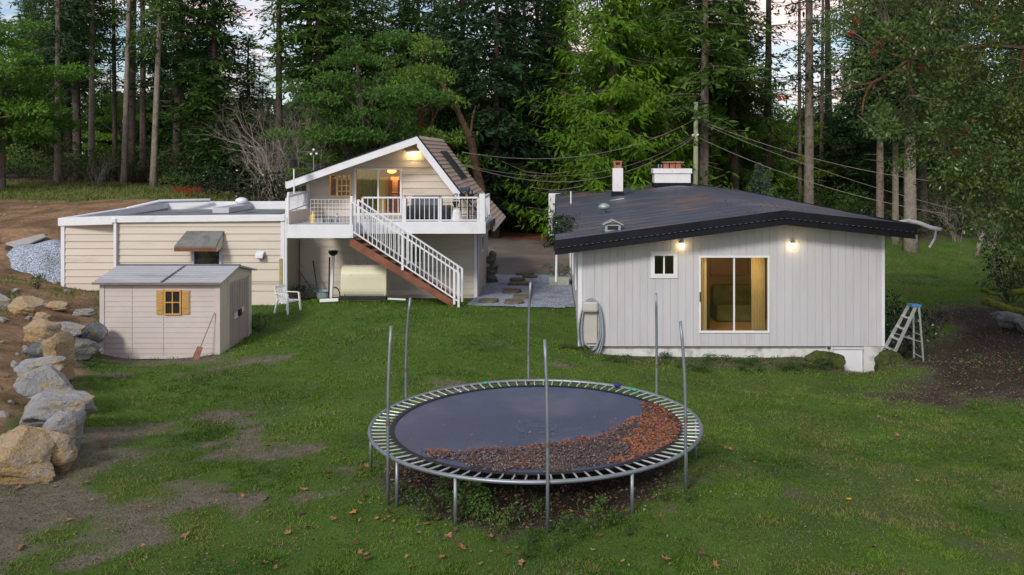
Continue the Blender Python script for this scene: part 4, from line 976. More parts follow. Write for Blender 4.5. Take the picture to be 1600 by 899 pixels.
mb = MB(); pts = [ghit(a, b, 15) for a, b in [(9, 389), (66, 376), (72, 379), (30, 398)]]; mb.slab([(q.x, q.y, Gf(q.x, q.y) + .2) for q in pts], .05); mb.build('grey_board', mat('weathered_grey_board', (.34, .32, .30), .8, .15, 3), hp)

# ================================================================== TRAMPOLINE
TC = Vector((-.29, 12.5, 1.43)); TRr = 2.30
tramp = thing('trampoline', 'big round trampoline with steel poles and dark mat on the lawn', 'trampoline', (TC.x, TC.y, .86))
def cpt(a, r, z=0): return Vector((TC.x + r * math.cos(a), TC.y + r * math.sin(a), TC.z + z))
MB().tube([cpt(2 * math.pi * i / 96, TRr) for i in range(96)], .027, 8, closed=True).build('frame_ring', galv, tramp, smooth=True)
matm = mat('dark_jump_mat', (.045, .060, .105), .42, .16, .7, .002, 60, spec=.5, dirt=(.09, .10, .13), dscale=1.0, damt=(.5, .72))
mb = MB(); RM = 2.04; mb.v.append((TC.x, TC.y, TC.z - .075)); NA, NR = 72, 12
for j in range(1, NR + 1):
    for i in range(NA): p = cpt(2 * math.pi * i / NA, RM * j / NR, -.075 + .06 * (j / NR) ** 2); mb.v.append(tuple(p))
for i in range(NA): mb.f.append((0, 1 + i, 1 + (i + 1) % NA))
for j in range(NR - 1):
    for i in range(NA): a, b = 1 + j * NA + i, 1 + j * NA + (i + 1) % NA; mb.f.append((a, a + NA, b + NA, b))
mt = mb.build('mat', matm, tramp, smooth=True)
mb = MB()
for i in range(NA):
    a0, a1 = 2 * math.pi * i / NA, 2 * math.pi * (i + 1) / NA; mb.quad(cpt(a0, RM - .07, -.006), cpt(a1, RM - .07, -.006), cpt(a1, RM + .012, -.006), cpt(a0, RM + .012, -.006))
mb.build('mat_hem', mat('black_hem', (.014, .014, .017), .6), mt)
emb = mat('faded_emblem', (.10, .125, .17), .6, .4, 8); mb = MB()
for k in range(26):
    a0 = 2 * math.pi * k / 26; a1 = a0 + .16 + .03 * (k % 3)
    mb.quad(cpt(a0, .27, -.069), cpt(a1, .27, -.069), cpt(a1, .30, -.068), cpt(a0, .30, -.068))
for k in range(5): x = -.14 + k * .07; mb.quad((TC.x + x, TC.y - .02, TC.z - .069), (TC.x + x + .04, TC.y - .02, TC.z - .069), (TC.x + x + .05, TC.y + .03, TC.z - .069), (TC.x + x + .01, TC.y + .03, TC.z - .069))
mb.build('emblem', emb, mt)
NSg = 92; spr = [mat('spring_steel', (.55, .57, .58), .35, .1, 4, metal=.6), mat('green_stained_spring', (.33, .42, .34), .5, .1, 4, metal=.3)]
for i in range(NSg):
    a = 2 * math.pi * (i + .5) / NSg; da = .012
    MB().tube([cpt(a, RM - .01, -.008), cpt(a + da * .3, RM + .05, -.006), cpt(a, TRr - .03, .004), cpt(a, TRr, .012)], [.007, .0125, .0125, .007], 6).build('spring', spr[1 if (i * 7) % 11 < 3 else 0], tramp, smooth=True)
def tpole(ang, rb, ztop, pxt, bend=.12, r=.020, name='enclosure_pole'):
    a = math.radians(ang); rr_ = TRr + .055; b = cpt(a, rr_); z0 = Gf(b.x, b.y) - .03
    top = PT(pxt, PY + (CZ - ztop) * F / (b.y - bend * math.sin(a)), b.y - bend * math.sin(a))
    pts = [Vector((b.x, b.y, z0)), Vector((b.x, b.y, TC.z)), Vector((b.x, b.y, TC.z + .55))]
    for t in (.35, .6, .8, 1.0): q = Vector((b.x, b.y, 0)).lerp(Vector((top.x, top.y, 0)), t ** 1.8); q.z = TC.z + .55 + (ztop - TC.z - .55) * t; pts.append(q)
    o = MB().tube(pts, r, 8).build(name, galv, tramp, smooth=True)
    mb = MB().tube([Vector((b.x, b.y, TC.z + .42)), Vector((b.x, b.y, TC.z + .48))], r + .006, 8).build('collar', mat('rusty_collar', (.12, .09, .07), .7), o)
    return o
for ang, pxt, zt in ((-85.5, 851, 3.06), (-140, 611, 3.06), (150, 641, 3.0), (94.5, 829, 3.08), (37.8, 1025, 3.03), (-36, 1063, 3.10)): tpole(ang, 0, zt, pxt)
for ang in (-113, -59, -175, 6, 124, 66, -137, -33):
    a = math.radians(ang); b = cpt(a, TRr); z0 = Gf(b.x, b.y) - .03
    MB().tube([(b.x, b.y, TC.z), (b.x, b.y, z0)], .022, 8).build('leg', galv, tramp, smooth=True)
MB().ball(cpt(math.radians(56), TRr - .02, .03), .06, 10, 7, .7).build('blue_strap', mat('navy_cloth', (.02, .03, .16), .8), tramp)
for ang in (50, 47, 113): MB().ball(cpt(math.radians(ang), TRr - .05, .02), .045, 8, 6, .5).build('teal_strap', mat('teal_cloth', (.05, .28, .22), .8), tramp)
# leaves and needles lying on the mat
POLY = [(652, 708), (700, 703), (745, 700), (800, 694), (860, 688), (920, 685), (950, 672), (985, 655), (1008, 645), (1004, 626), (1025, 632), (1050, 645), (1068, 664), (1060, 690), (1030, 706), (985, 722), (930, 731), (850, 736), (770, 733), (700, 722)]
hm = CZ - TC.z + .03
PM = [((a - PX) * (hm * F / (b - PY)) / F, hm * F / (b - PY)) for a, b in POLY]
def inpoly(x, y, P):
    c = np.zeros(x.shape, bool); j = len(P) - 1
    for i in range(len(P)):
        xi, yi = P[i]; xj, yj = P[j]
        c ^= ((yi > y) != (yj > y)) & (x < (xj - xi) * (y - yi) / (yj - yi + 1e-12) + xi); j = i
    return c
n = 110000; x = RS.uniform(-2.6, 2.2, n); y = RS.uniform(10.2, 15, n); j1 = (fbm(x * 3, y * 3, 77) - .5) * .5
k = inpoly(x + j1 * .6, y + j1, PM) & (np.hypot(x - TC.x, y - TC.y) < RM - .03)
k |= (RS.rand(n) < .004) & (np.hypot(x - TC.x, y - TC.y) < RM - .05) & (y < 13)
x = x[k][:34000]; y = y[k][:34000]; n = len(x)
r2 = np.hypot(x - TC.x, y - TC.y) / RM; z = TC.z - .075 + .06 * r2 ** 2 + RS.rand(n) ** 1.5 * .035
a = RS.rand(n) * 6.28; D = np.stack([np.cos(a), np.sin(a), RS.normal(0, .35, n)], 1); N = np.stack([RS.normal(0, .5, n), RS.normal(0, .5, n), np.ones(n)], 1)
inner = fbm(x * 2.2, y * 2.2, 80); depth_in = inpoly(x, y + .13, PM) & (x + (fbm(x * 2, y * 2, 81) - .5) * 1.8 < .95)
tint = np.clip(np.where(depth_in, .15 + .45 * RS.rand(n), .62 + .38 * RS.rand(n)) + (inner - .5) * .6, 0, 1)
V, FC, t = leafquads(np.stack([x, y, z], 1), D, N, RS.uniform(.02, .062, n), RS.uniform(.008, .024, n), tint)
m, nt, b, co = newmat('dead_leaf_bits'); at = nt.nodes.new('ShaderNodeAttribute'); at.attribute_name = 'tint'
rp = nt.nodes.new('ShaderNodeValToRGB'); nt.links.new(at.outputs['Fac'], rp.inputs[0]); e = rp.color_ramp.elements
e[0].position = 0; e[0].color = (.03, .022, .02, 1); e[1].position = 1; e[1].color = (.36, .14, .06, 1)
for p_, c_ in ((.25, (.10, .075, .07, 1)), (.38, (.22, .18, .16, 1)), (.5, (.09, .055, .045, 1)), (.75, (.25, .10, .055, 1))): q = e.new(p_); q.color = c_
nt.links.new(rp.outputs[0], b.inputs[0]); b.inputs['Roughness'].default_value = .8; b.inputs['Specular IOR Level'].default_value = .2
litm = m
meshobj('leaf_litter', fastmesh('leaf_litter', V, FC, t), litm, label='band of brown and orange dead leaves on the trampoline mat', cat='dead leaves', kind='stuff')

# ================================================================== objects by the buildings
# oil tank
ty = 27.8; x0, x1 = XX(536, ty), XX(607, ty); z1, z0 = ZZ(414, ty), ZZ(466, ty)
tank = thing('oil_tank', 'cream coloured upright oil tank on thin legs under the balcony', 'oil tank', ((x0 + x1) / 2, ty, z0 - .2))
hw = .34; prof = []
for i in range(13): a = math.pi * i / 12; prof.append((hw * math.cos(a), z1 - hw + hw * math.sin(a)))
for i in range(13): a = math.pi + math.pi * i / 12; prof.append((hw * math.cos(a), z0 + hw + hw * math.sin(a)))
prof = [(a * .98, b) for a, b in prof]
tcr = mat('cream_tank_paint', (.64, .61, .46), .45, .06, 1.5, .001, 40, dirt=(.35, .30, .18), dscale=2, damt=(.6, .8))
mb = MB(); np_ = len(prof); vs = [(x0, ty + a, b) for a, b in prof] + [(x1, ty + a, b) for a, b in prof]
mb.add(vs, [tuple(range(np_)), tuple(range(2 * np_ - 1, np_ - 1, -1))] + [(i, i + np_, (i + 1) % np_ + np_, (i + 1) % np_) for i in range(np_)]); mb.build('tank_body', tcr, tank, bevel=.02)
for xx in (x0 + .08, x1 - .05):
    for yy in (ty - .3, ty + .3): MB().tube([(xx, yy, z0 + .35), (xx, yy, Gf(xx, yy) - .05)], .02, 6).build('leg', tcr, tank)
for xx, h in ((XX(546, ty), .08), (XX(554, ty), .95), (XX(574, ty), .08)): MB().tube([(xx, ty, z1 - .02), (xx, ty, z1 + h)], .018, 6).build('pipe', galv, tank)
# leaning downspout with its dark funnel
yy = 28.2
dsp = thing('rain_pipe', 'white rain pipe standing upright with a black funnel top left of the tank', 'rain pipe', PT(517, 476, yy))
MB().obox(PT(517, 478, yy), PT(520.5, 400, yy), .10, .08).build('pipe', vinyl, dsp); MB().lathe([(.05, 0), (.13, .06), (.16, .16), (.12, .17)], PT(520.5, 400, yy), 12).build('funnel', MATS['black_plastic'], dsp)
MB().obox(PT(513.5, 478, yy + .1), PT(515, 402, yy + .1), .04, .04).build('black_pipe', MATS['black_plastic'], dsp)
def lying(pa, pb, Y, w_, h_, m, name, lab, cat, lift=.05):
    a, b = PT(*pa, Y), PT(*pb, Y); a.z = Gf(a.x, a.y) + lift; b.z = Gf(b.x, b.y) + lift
    return MB().obox(a, b, w_, h_).build(name, m, None, label=lab, cat=cat, bevel=.008)
lying((500, 480), (529, 478), 26.6, .10, .09, vinyl, 'gutter_piece', 'short white gutter piece on the grass below the rain pipe', 'gutter piece', .1)
lying((530, 480), (604, 480), 26.8, .18, .10, mat('black_timber', (.02, .02, .022), .7, .3, 4), 'landscape_timber', 'long black timber lying on the ground before the tank', 'timber', .14)
lying((606, 480), (634, 478), 26.8, .05, .05, vinyl, 'plastic_pipe', 'thin white pipe lying on grass right of the black timber', 'pipe', .12)
def pole_thing(name, lab, cat, a, b, r, m, head=None, hm=None, hname='head'):
    t = thing(name, lab, cat, b); MB().tube([a, b], r, 6).build('handle', m, t)
    if head: head(MB()).build(hname, hm or m, t)
    return t
yw = 29.6
pole_thing('garden_fork', 'black handled garden tool leaning on the wall beneath the balcony', 'garden tool', PT(489, 408, yw + .3), PT(496, 452, yw - .3), .018, MATS['black_plastic'], lambda m_: m_.obox(PT(495, 446, yw - .28), PT(497, 462, yw - .35), .14, .03), galv)
pole_thing('hoe', 'brown wooden handled hoe leaning behind the dark bush', 'garden tool', PT(467, 422, yw + .25), PT(485, 450, yw - .2), .02, mat('handle_wood', (.30, .18, .10), .7), lambda m_: m_.obox(PT(484, 449, yw - .2), PT(488, 458, yw - .25), .15, .02), galv)
a, b = PT(335, 489, QY - .06), PT(313, 543, QY - .38)
pole_thing('spade', 'rusty red bladed spade leaning on the front of the garden shed', 'spade', a, b, .014, mat('grey_handle', (.24, .20, .17), .7),
    lambda m_: m_.slab([PT(309, 541, QY - .39), PT(317, 543, QY - .39), PT(311, 562, QY - .5), PT(302, 566, QY - .52), PT(300, 561, QY - .52)], (0, -.015, 0)), mat('rusty_blade', (.20, .085, .065), .7, .3, 8), 'blade')
# grey tub, bag of tarp
t_ = PT(506, 463, 28.9); z = Gf(t_.x, t_.y)
MB().lathe([(.16, 0), (.2, .02), (.24, .25), (.27, .27), (.25, .28), (.2, .1), (.01, .08)], (t_.x, t_.y, z), 18).build('tub', mat('blue_grey_tub', (.25, .32, .36), .6), None, smooth=False, label='blue grey plastic tub on the ground left of the rain pipe', cat='tub')
hs = [PT(523 + 8 * math.cos(a), 462 - 13 * math.sin(a), 28.5) for a in np.linspace(-.3, 3.3, 16)]
MB().tube(hs, .02, 6).build('black_hose', MATS['black_plastic'], None, smooth=True, label='loop of black hose between rain pipe and oil tank', cat='hose')
# chair
ch = thing('plastic_chair', 'white plastic armchair standing at the garage corner', 'chair', (0, 0, 0), local=True)
cw_ = vinyl
mb = MB(); mb.slab([(-.22, -.21, .40), (.22, -.23, .42), (.22, .23, .42), (-.22, .21, .40)], .03); mb.slab([(.2, -.23, .42), (.235, -.23, .41), (.235, .23, .41), (.2, .23, .42)], .05); mb.build('seat', cw_, ch, bevel=.01)
mb = MB()
for k in range(5): y = -.17 + k * .085; mb.obox((-.21, y, .40), (-.36, y * 1.1, .80), .045, .016, (1, 0, .3))
mb.obox((-.36, -.23, .81), (-.36, .23, .81), .03, .07); mb.obox((-.22, -.22, .38), (-.36, -.23, .82), .035, .04); mb.obox((-.22, .22, .38), (-.36, .23, .82), .035, .04); mb.build('backrest', cw_, ch)
for s in (-1, 1):
    mb = MB(); mb.obox((-.31, s * .25, .62), (.20, s * .26, .64), .05, .025); mb.build('armrest', cw_, ch)
    MB().slab([(.20, s * .25 - .025, .64), (.25, s * .25 - .025, .62), (.29, s * .28 - .025, 0), (.25, s * .28 - .025, 0)], (0, .05, 0)).build('leg', cw_, ch)
    MB().slab([(-.26, s * .23 - .025, .42), (-.19, s * .23 - .025, .42), (-.29, s * .27 - .025, 0), (-.33, s * .27 - .025, 0)], (0, .05, 0)).build('leg', cw_, ch)
cp = ghit(450, 489, 20); ch.location = (cp.x, cp.y, Gf(cp.x, cp.y)); ch.rotation_euler = (0, 0, math.radians(-28)); ch.scale = (.9,) * 3
# balcony furniture
sofa = thing('covered_sofa', 'long seat under a black cover on the balcony', 'covered sofa', (XX(668, 28.4), 28.5, DZ))
bc = mat('black_cover', (.022, .025, .034), .6, .3, 2, .01, 5)
x0, x1 = XX(634, 28.3), XX(704, 28.3)
MB().box(x0, x1, 28.2, 28.9, DZ + .02, DZ + .44).build('cover_seat', bc, sofa, bevel=.05); MB().box(x0 + .1, x1 - .35, 28.7, 29.1, DZ + .40, DZ + .74).build('cover_back', mat('grey_cover', (.10, .11, .13), .6, .3, 2), sofa, bevel=.05)
st_ = thing('plant_stand', 'black wrought iron plant stand with curls and pots on the balcony corner', 'plant stand', (XX(728, 28), 28, DZ))
mb = MB(); iron = mat('black_iron', (.02, .022, .025), .5)
for px in (720, 732, 738): x = XX(px, 28); mb.tube([(x, 28, DZ + .02), (x, 28, DZ + .95)], .025, 6)
for zz in (.2, .42, .66): mb.tube([(XX(708, 28), 28, DZ + zz), (XX(744, 28), 28, DZ + zz)], .014, 6)
for k, (cx_, cz_, rr_) in enumerate([(744, .75, .12), (748, .5, .1), (742, .15, .12), (712, .78, .08), (750, .2, .08), (726, .85, .1)]):
    mb.tube([(XX(cx_, 28) + rr_ * (1 - i / 26) * math.cos(i * .5), 27.98, DZ + cz_ + rr_ * (1 - i / 26) * math.sin(i * .5)) for i in range(18)], .013, 5)
mb.build('frame', iron, st_)
for px, zz in ((722, .66), (735, .66), (712, .42)): MB().lathe([(.06, 0), (.1, .16), (.11, .17)], (XX(px, 28), 28, DZ + zz + .015), 12).build('pot', iron, st_)
MB().box(XX(718, 27.9), XX(734, 27.9), 27.8, 28.1, DZ + .93, DZ + 1.05).build('shelf_box', mat('blue_black_box', (.03, .045, .08), .5), st_, bevel=.02)
x = XX(713, 27.7)
MB().lathe([(.14, 0), (.16, .05), (.13, .3), (.09, .36), (.01, .37)], (x, 27.8, DZ), 14).build('white_bag', vinyl, None, label='small pale bag on the balcony floor beside the plant stand', cat='bag')
for px, w_, h_, m_, lab in ((484.5, .05, .28, MATS['handle_wood'], 'slim brown bottle at the left end of the landing'), (489, .06, .36, MATS['yellow_panel'], 'yellow topped bottle next to the brown one on the landing'), (507, .04, .24, iron, 'first dark lantern from the left on the landing'),
        (513, .045, .22, galv, 'second small grey lantern on the landing'), (519, .04, .2, iron, 'third small dark lantern on the landing'), (527, .045, .3, galv, 'tallest grey lantern by the wire panel post')):
    x = XX(px, 27); MB().lathe([(w_, 0), (w_, h_ * .6), (w_ * .4, h_ * .8), (w_ * .35, h_)], (x, 27.0, DZ), 10).build('bottle' if 'bottle' in lab else 'lantern', m_, None, label=lab, cat='bottle' if 'bottle' in lab else 'lantern')
bh = thing('bird_house', 'black bird house on a thin white pole beside the balcony', 'bird house', (XX(459, 28.0), 28.0, DZ))
MB().tube([(XX(460, 28), 28.0, DZ), (XX(459, 28), 28.0, ZZ(262, 28))], .025, 6).build('pole', vinyl, bh); MB().lathe([(.05, 0), (.11, .03), (.12, .22), (.15, .25), (.02, .38)], (XX(459, 28), 28, ZZ(263, 28)), 10).build('house_box', MATS['black_plastic'], bh)
an = thing('weather_mast', 'thin mast with small white instrument cups behind the low roof end', 'mast', (XX(490, 36), 36, 2))
MB().tube([(XX(490, 36), 36, 1.0), (XX(490, 36), 36, ZZ(243, 36))], .025, 6).build('pole', galv, an)
for dx, dz in ((-.1, .1), (.12, .12), (0, .28)): MB().ball((XX(490, 36) + dx, 36, ZZ(245, 36) + dz), .05, 8, 6).build('cup', vinyl, an)
# hose hanger on the house wall
hh_ = thing('hose_hanger', 'grey hose coiled on a wall hanger at the left corner of the white house', 'hose hanger', (XX(922, HY), HY - .1, .1))
hc = mat('beige_hanger', (.42, .41, .38), .5, .1, 3); gh = mat('grey_hose', (.26, .30, .33), .45, .15, 5)
MB().box(XX(911, HY), XX(933, HY), HY - .07, HY - .014, ZZ(536, HY), ZZ(484, HY)).build('back_plate', hc, hh_, bevel=.01)
MB().box(XX(910, HY), XX(934, HY), HY - .24, HY - .014, ZZ(486, HY), ZZ(470, HY)).build('cap', hc, hh_, bevel=.05)
for k in range(5):
    mb = MB(); ax_ = (13.5 + k * 1.4) * HY / F; az_ = (41 + k * 1.7) * HY / F; c = Vector((XX(922.5 + (k % 3) * .8, HY), HY - .10 - .028 * (k % 3), ZZ(511 + k * .6, HY)))
    mb.tube([c + Vector((ax_ * math.cos(t) * (1 + .05 * math.sin(3 * t + k)), .02 * math.sin(2 * t + k), az_ * math.sin(t))) for t in np.linspace(0, 2 * math.pi, 40, endpoint=False)], .02, 6, closed=True)
    mb.build('hose_coil', gh, hh_, smooth=True)
MB().tube([PT(911, 541, HY - .1), PT(920, 552, HY - .2), PT(931, 545, HY - .2), PT(938, 530, HY - .15), PT(926, 548, HY - .2), PT(914, 536, HY - .15)], .02, 6).build('hose_end', gh, hh_, smooth=True)
# step ladder
ld = thing('step_ladder', 'aluminium step ladder with a blue top open beside the white house', 'step ladder', (XX(1410, 22.6), 22.6, -.08))
ya, yb_ = 22.85, 22.42
fa0, fa1 = PT(1420, 477, ya), PT(1376, 556, ya); fb0, fb1 = PT(1431, 479, yb_), PT(1392, 564, yb_); ra0, ra1 = PT(1427, 479, ya), PT(1428, 560, ya); rb0, rb1 = PT(1436, 480, yb_), PT(1443, 568, yb_)
for a, b in ((fa0, fa1), (fb0, fb1)): MB().obox(a, b, .03, .075).build('front_rail', alu, ld)
for a, b in ((ra0, ra1), (rb0, rb1)): MB().obox(a, b, .03, .04).build('rear_leg', alu, ld)
for t in (.22, .42, .62, .82): a, b = fa0.lerp(fa1, t), fb0.lerp(fb1, t); MB().obox(a, b, .09, .03).build('step', alu, ld)
for t in (.5, .9): MB().obox(ra0.lerp(ra1, t), rb0.lerp(rb1, t), .02, .025).build('brace', alu, ld)
a, b = fa0.lerp(fa1, .55), ra0.lerp(ra1, .62); MB().obox(a, b, .015, .02).build('spreader', alu, ld); a, b = fb0.lerp(fb1, .55), rb0.lerp(rb1, .62); MB().obox(a, b, .015, .02).build('spreader', alu, ld)
MB().slab([PT(1417, 474, ya + .04), PT(1430, 474, ya + .04), PT(1440, 476, yb_ - .04), PT(1426, 476, yb_ - .04)], .07).build('top_cap', mat('blue_plastic', (.06, .20, .45), .4), ld, bevel=.012)
# mossy blocks by the cellar hatch
for (px, py, hw, hh, Y, t, lab) in ((1296, 568, 34, 17, 22.8, .35, 'mossy stone block left of the cellar hatch'), (1388, 572, 26, 24, 22.4, .55, 'mossy stone block under the foot of the step ladder')):
    p = PT(px, py, Y); me = rock_mesh('mossy_block', int(px), hw * Y / F, .35, hh * Y / F, 9, .12); o = meshobj('mossy_block', me, rk_moss, None, p, lab, 'stone'); o.rotation_euler = (0, t * .5, 0)
# logs and rocks on the right
bark_moss = rockmat('mossy_bark', (.15, .17, .02), (.20, .22, .03), (.09, .075, .05), 3)
def logt(pts, r0, lab):
    P = [PT(*q) for q in pts]; MB().tube(P, [r0 * (1 - .5 * i / (len(P) - 1)) for i in range(len(P))], 9).build('mossy_log', bark_moss, None, smooth=True, label=lab, cat='log')
logt([(1536, 470, 26.6), (1556, 476, 26.5), (1580, 484, 26.4), (1606, 488, 26.3), (1640, 492, 26.2)], .13, 'long moss covered log lying on the right bank, nearer of the two')
logt([(1576, 459, 28.5), (1592, 456, 28.5), (1620, 453, 28.4), (1660, 452, 28.4)], .12, 'moss covered log at the right border, farther of the two')
logt([(1534, 452, 28.0), (1546, 458, 27.9), (1564, 461, 27.8)], .09, 'short mossy branch stub near the right bush')
for k, (px, py, hw, hh, Y, lab) in enumerate(((1578, 500, 20, 13, 26, 'dark jagged rock below the long mossy log'), (1600, 508, 16, 12, 25.5, 'dark rock cut by the right edge below the mossy log'), (1560, 492, 12, 8, 26.2, 'small dark rock at the thin end of the mossy log'))):
    p = PT(px, py, Y); meshobj('rock', rock_mesh('rock', 400 + k, hw * Y / F, .3, hh * Y / F, 10, .14), rk_dark, None, p, lab, 'rock')
# stack of dark stones by the cream wall
ss = thing('stone_stack', 'stack of dark weathered stones against the cream side wall by the gravel', 'stone stack', (XX(769, 34), 34, .33))
zz = Gf(XX(769, 34), 34)
for k, (w_, h_) in enumerate(((.26, .24), (.24, .2), (.2, .2), (.22, .16), (.15, .14))):
    meshobj('stone_piece', rock_mesh('stone_piece', 600 + k, w_, w_ * .8, h_, 9, .15, 24, 16), rk_dark, ss, Vector((XX(769, 34) + (-1) ** k * .04, 34, zz + h_ * .6)) - ss.location); zz += h_ * 1.25
# planter, trailer, pole and wires
pl = thing('planter_box', 'pale planter box holding a leafy bush at the left side of the white house', 'planter', (XX(874, 33.5), 33.5, .35)); z = Gf(.1, 33.5)
MB().box(XX(858, 33.5), XX(889, 33.5), 33.1, 34.2, z, z + .32).build('box', mat('pale_planter', (.33, .35, .30), .8, .2, 4), pl, bevel=.01); PLANTER = pl
tr_ = thing('camper_trailer', 'white camper trailer parked behind the left end of the dark roof', 'trailer', (.2, 47, .5)); z = .5
x0, x1 = XX(857, 46.3), XX(897, 46.3)
MB().box(x0, x1, 46.3, 49.3, .95, ZZ(302, 46.3)).build('body', white, tr_, bevel=.08); MB().box(x0 + .02, x1 - .02, 46.32, 49.28, ZZ(302, 46.3) + .002, ZZ(299, 46.3)).build('roof', mat('dark_roof_strip', (.04, .04, .05), .6), tr_)
for yy in (47.5, 48.3):
    wv = MB().tube([(x0 - .02, yy, .85), (x0 + .22, yy, .85)], .33, 18).build('wheel', MATS['black_plastic'], tr_)
    MB().tube([(x0 - .03, yy, .85), (x0 - .021, yy, .85)], .18, 14).build('rim', alu, wv)
MB().box(x0 - .02, x0 - .003, 47.2, 48.2, 1.9, 2.5).build('window', MATS['dark_pane'], tr_)
up = thing('utility_pole', 'tall grey utility pole standing against the big trunk behind the roof', 'utility pole', (XX(1086, 46), 46, .5))
upz = ZZ(160, 46); MB().tube([(XX(1086.5, 46), 46, .2), (XX(1087.5, 46), 46, upz)], [.15, .115], 10).build('pole', mat('grey_green_pole', (.27, .28, .20), .85, .15, 3, .01, 20, stretch=(1, 1, .2)), up, smooth=True)
MB().box(XX(1080, 46), XX(1096, 46), 45.82, 45.88, ZZ(186, 46), ZZ(184, 46)).build('crossarm', galv, up)
for px, py in ((1093, 184), (1083, 212), (1090, 211)): MB().ball(PT(px, py, 45.8), .07, 8, 6).build('insulator', vinyl, up)
def wire(a, b, sag, lab, r=.013, g='overhead wires'):
    A, B = PT(*a), PT(*b); MB().tube([A.lerp(B, t) - Vector((0, 0, sag * 4 * t * (1 - t))) for t in np.linspace(0, 1, 24)], r * .75, 5).build('overhead_wire', mat('wire_grey', (.20, .18, .16), .6), None, smooth=True, label=lab, cat='wire', group=g)
wire((722, 238, 34.5), (1087, 186, 46), .95, 'upper overhead wire from the gable roof to the pole', .02)
wire((722, 257, 34.5), (1087, 211, 46), 1.15, 'lower overhead wire from the gable roof to the pole', .014)
wire((700, 250, 33.5), (1087, 213, 46), 1.5, 'lowest thick wire sagging behind the narrow chimney', .02)
wire((1087, 186, 46), (1470, 285, 42), .45, 'upper overhead wire running right from the pole', .018)
wire((1087, 189, 46), (1500, 330, 40), .3, 'middle overhead wire running right from the pole', .013)
wire((1087, 213, 46), (1480, 335, 40), .5, 'lowest overhead wire running right from the pole', .018)
# ================================================================== VEGETATION
bark = rockmat('grey_brown_bark', (.17, .135, .11), (.24, .20, .17), (.10, .075, .06), 2.2)
bark_pale = rockmat('pale_grey_bark', (.30, .27, .23), (.24, .20, .16), (.17, .13, .10), 2.0)
bark_dark = rockmat('dark_bark', (.075, .06, .05), (.11, .09, .075), (.05, .04, .03), 2.5)
bark_red = rockmat('red_madrone_bark', (.15, .075, .04), (.22, .12, .05), (.13, .12, .07), 3)
L_fir = leafmat('fir_needles', (.034, .085, .020), (.12, .225, .034), trans=.42)
L_dark = leafmat('dark_fir_needles', (.022, .058, .024), (.070, .145, .045), trans=.4)
L_cedar = leafmat('cedar_fronds', (.055, .14, .010), (.20, .36, .018), trans=.45, scale=.5)
L_broad = leafmat('broad_green_leaves', (.060, .145, .026), (.17, .31, .055), trans=.45, scale=.6)
L_bright = leafmat('bright_green_leaves', (.085, .19, .022), (.21, .37, .045), trans=.4, scale=.6)
L_mad = leafmat('madrone_leaves', (.022, .055, .014), (.12, .19, .04), (.22, .07, .02), trans=.35, scale=.5, rough=.35, spec=.45)
L_bush = leafmat('bush_leaves', (.030, .070, .016), (.10, .18, .035), (.18, .11, .03), trans=.3, scale=.8)
L_dbush = leafmat('dark_bush_leaves', (.008, .020, .008), (.022, .045, .015), trans=.2, scale=1.2, rough=.3, spec=.5)
L_brown = leafmat('brown_brush', (.06, .05, .03), (.14, .12, .06), (.25, .14, .05), trans=.3, scale=1)

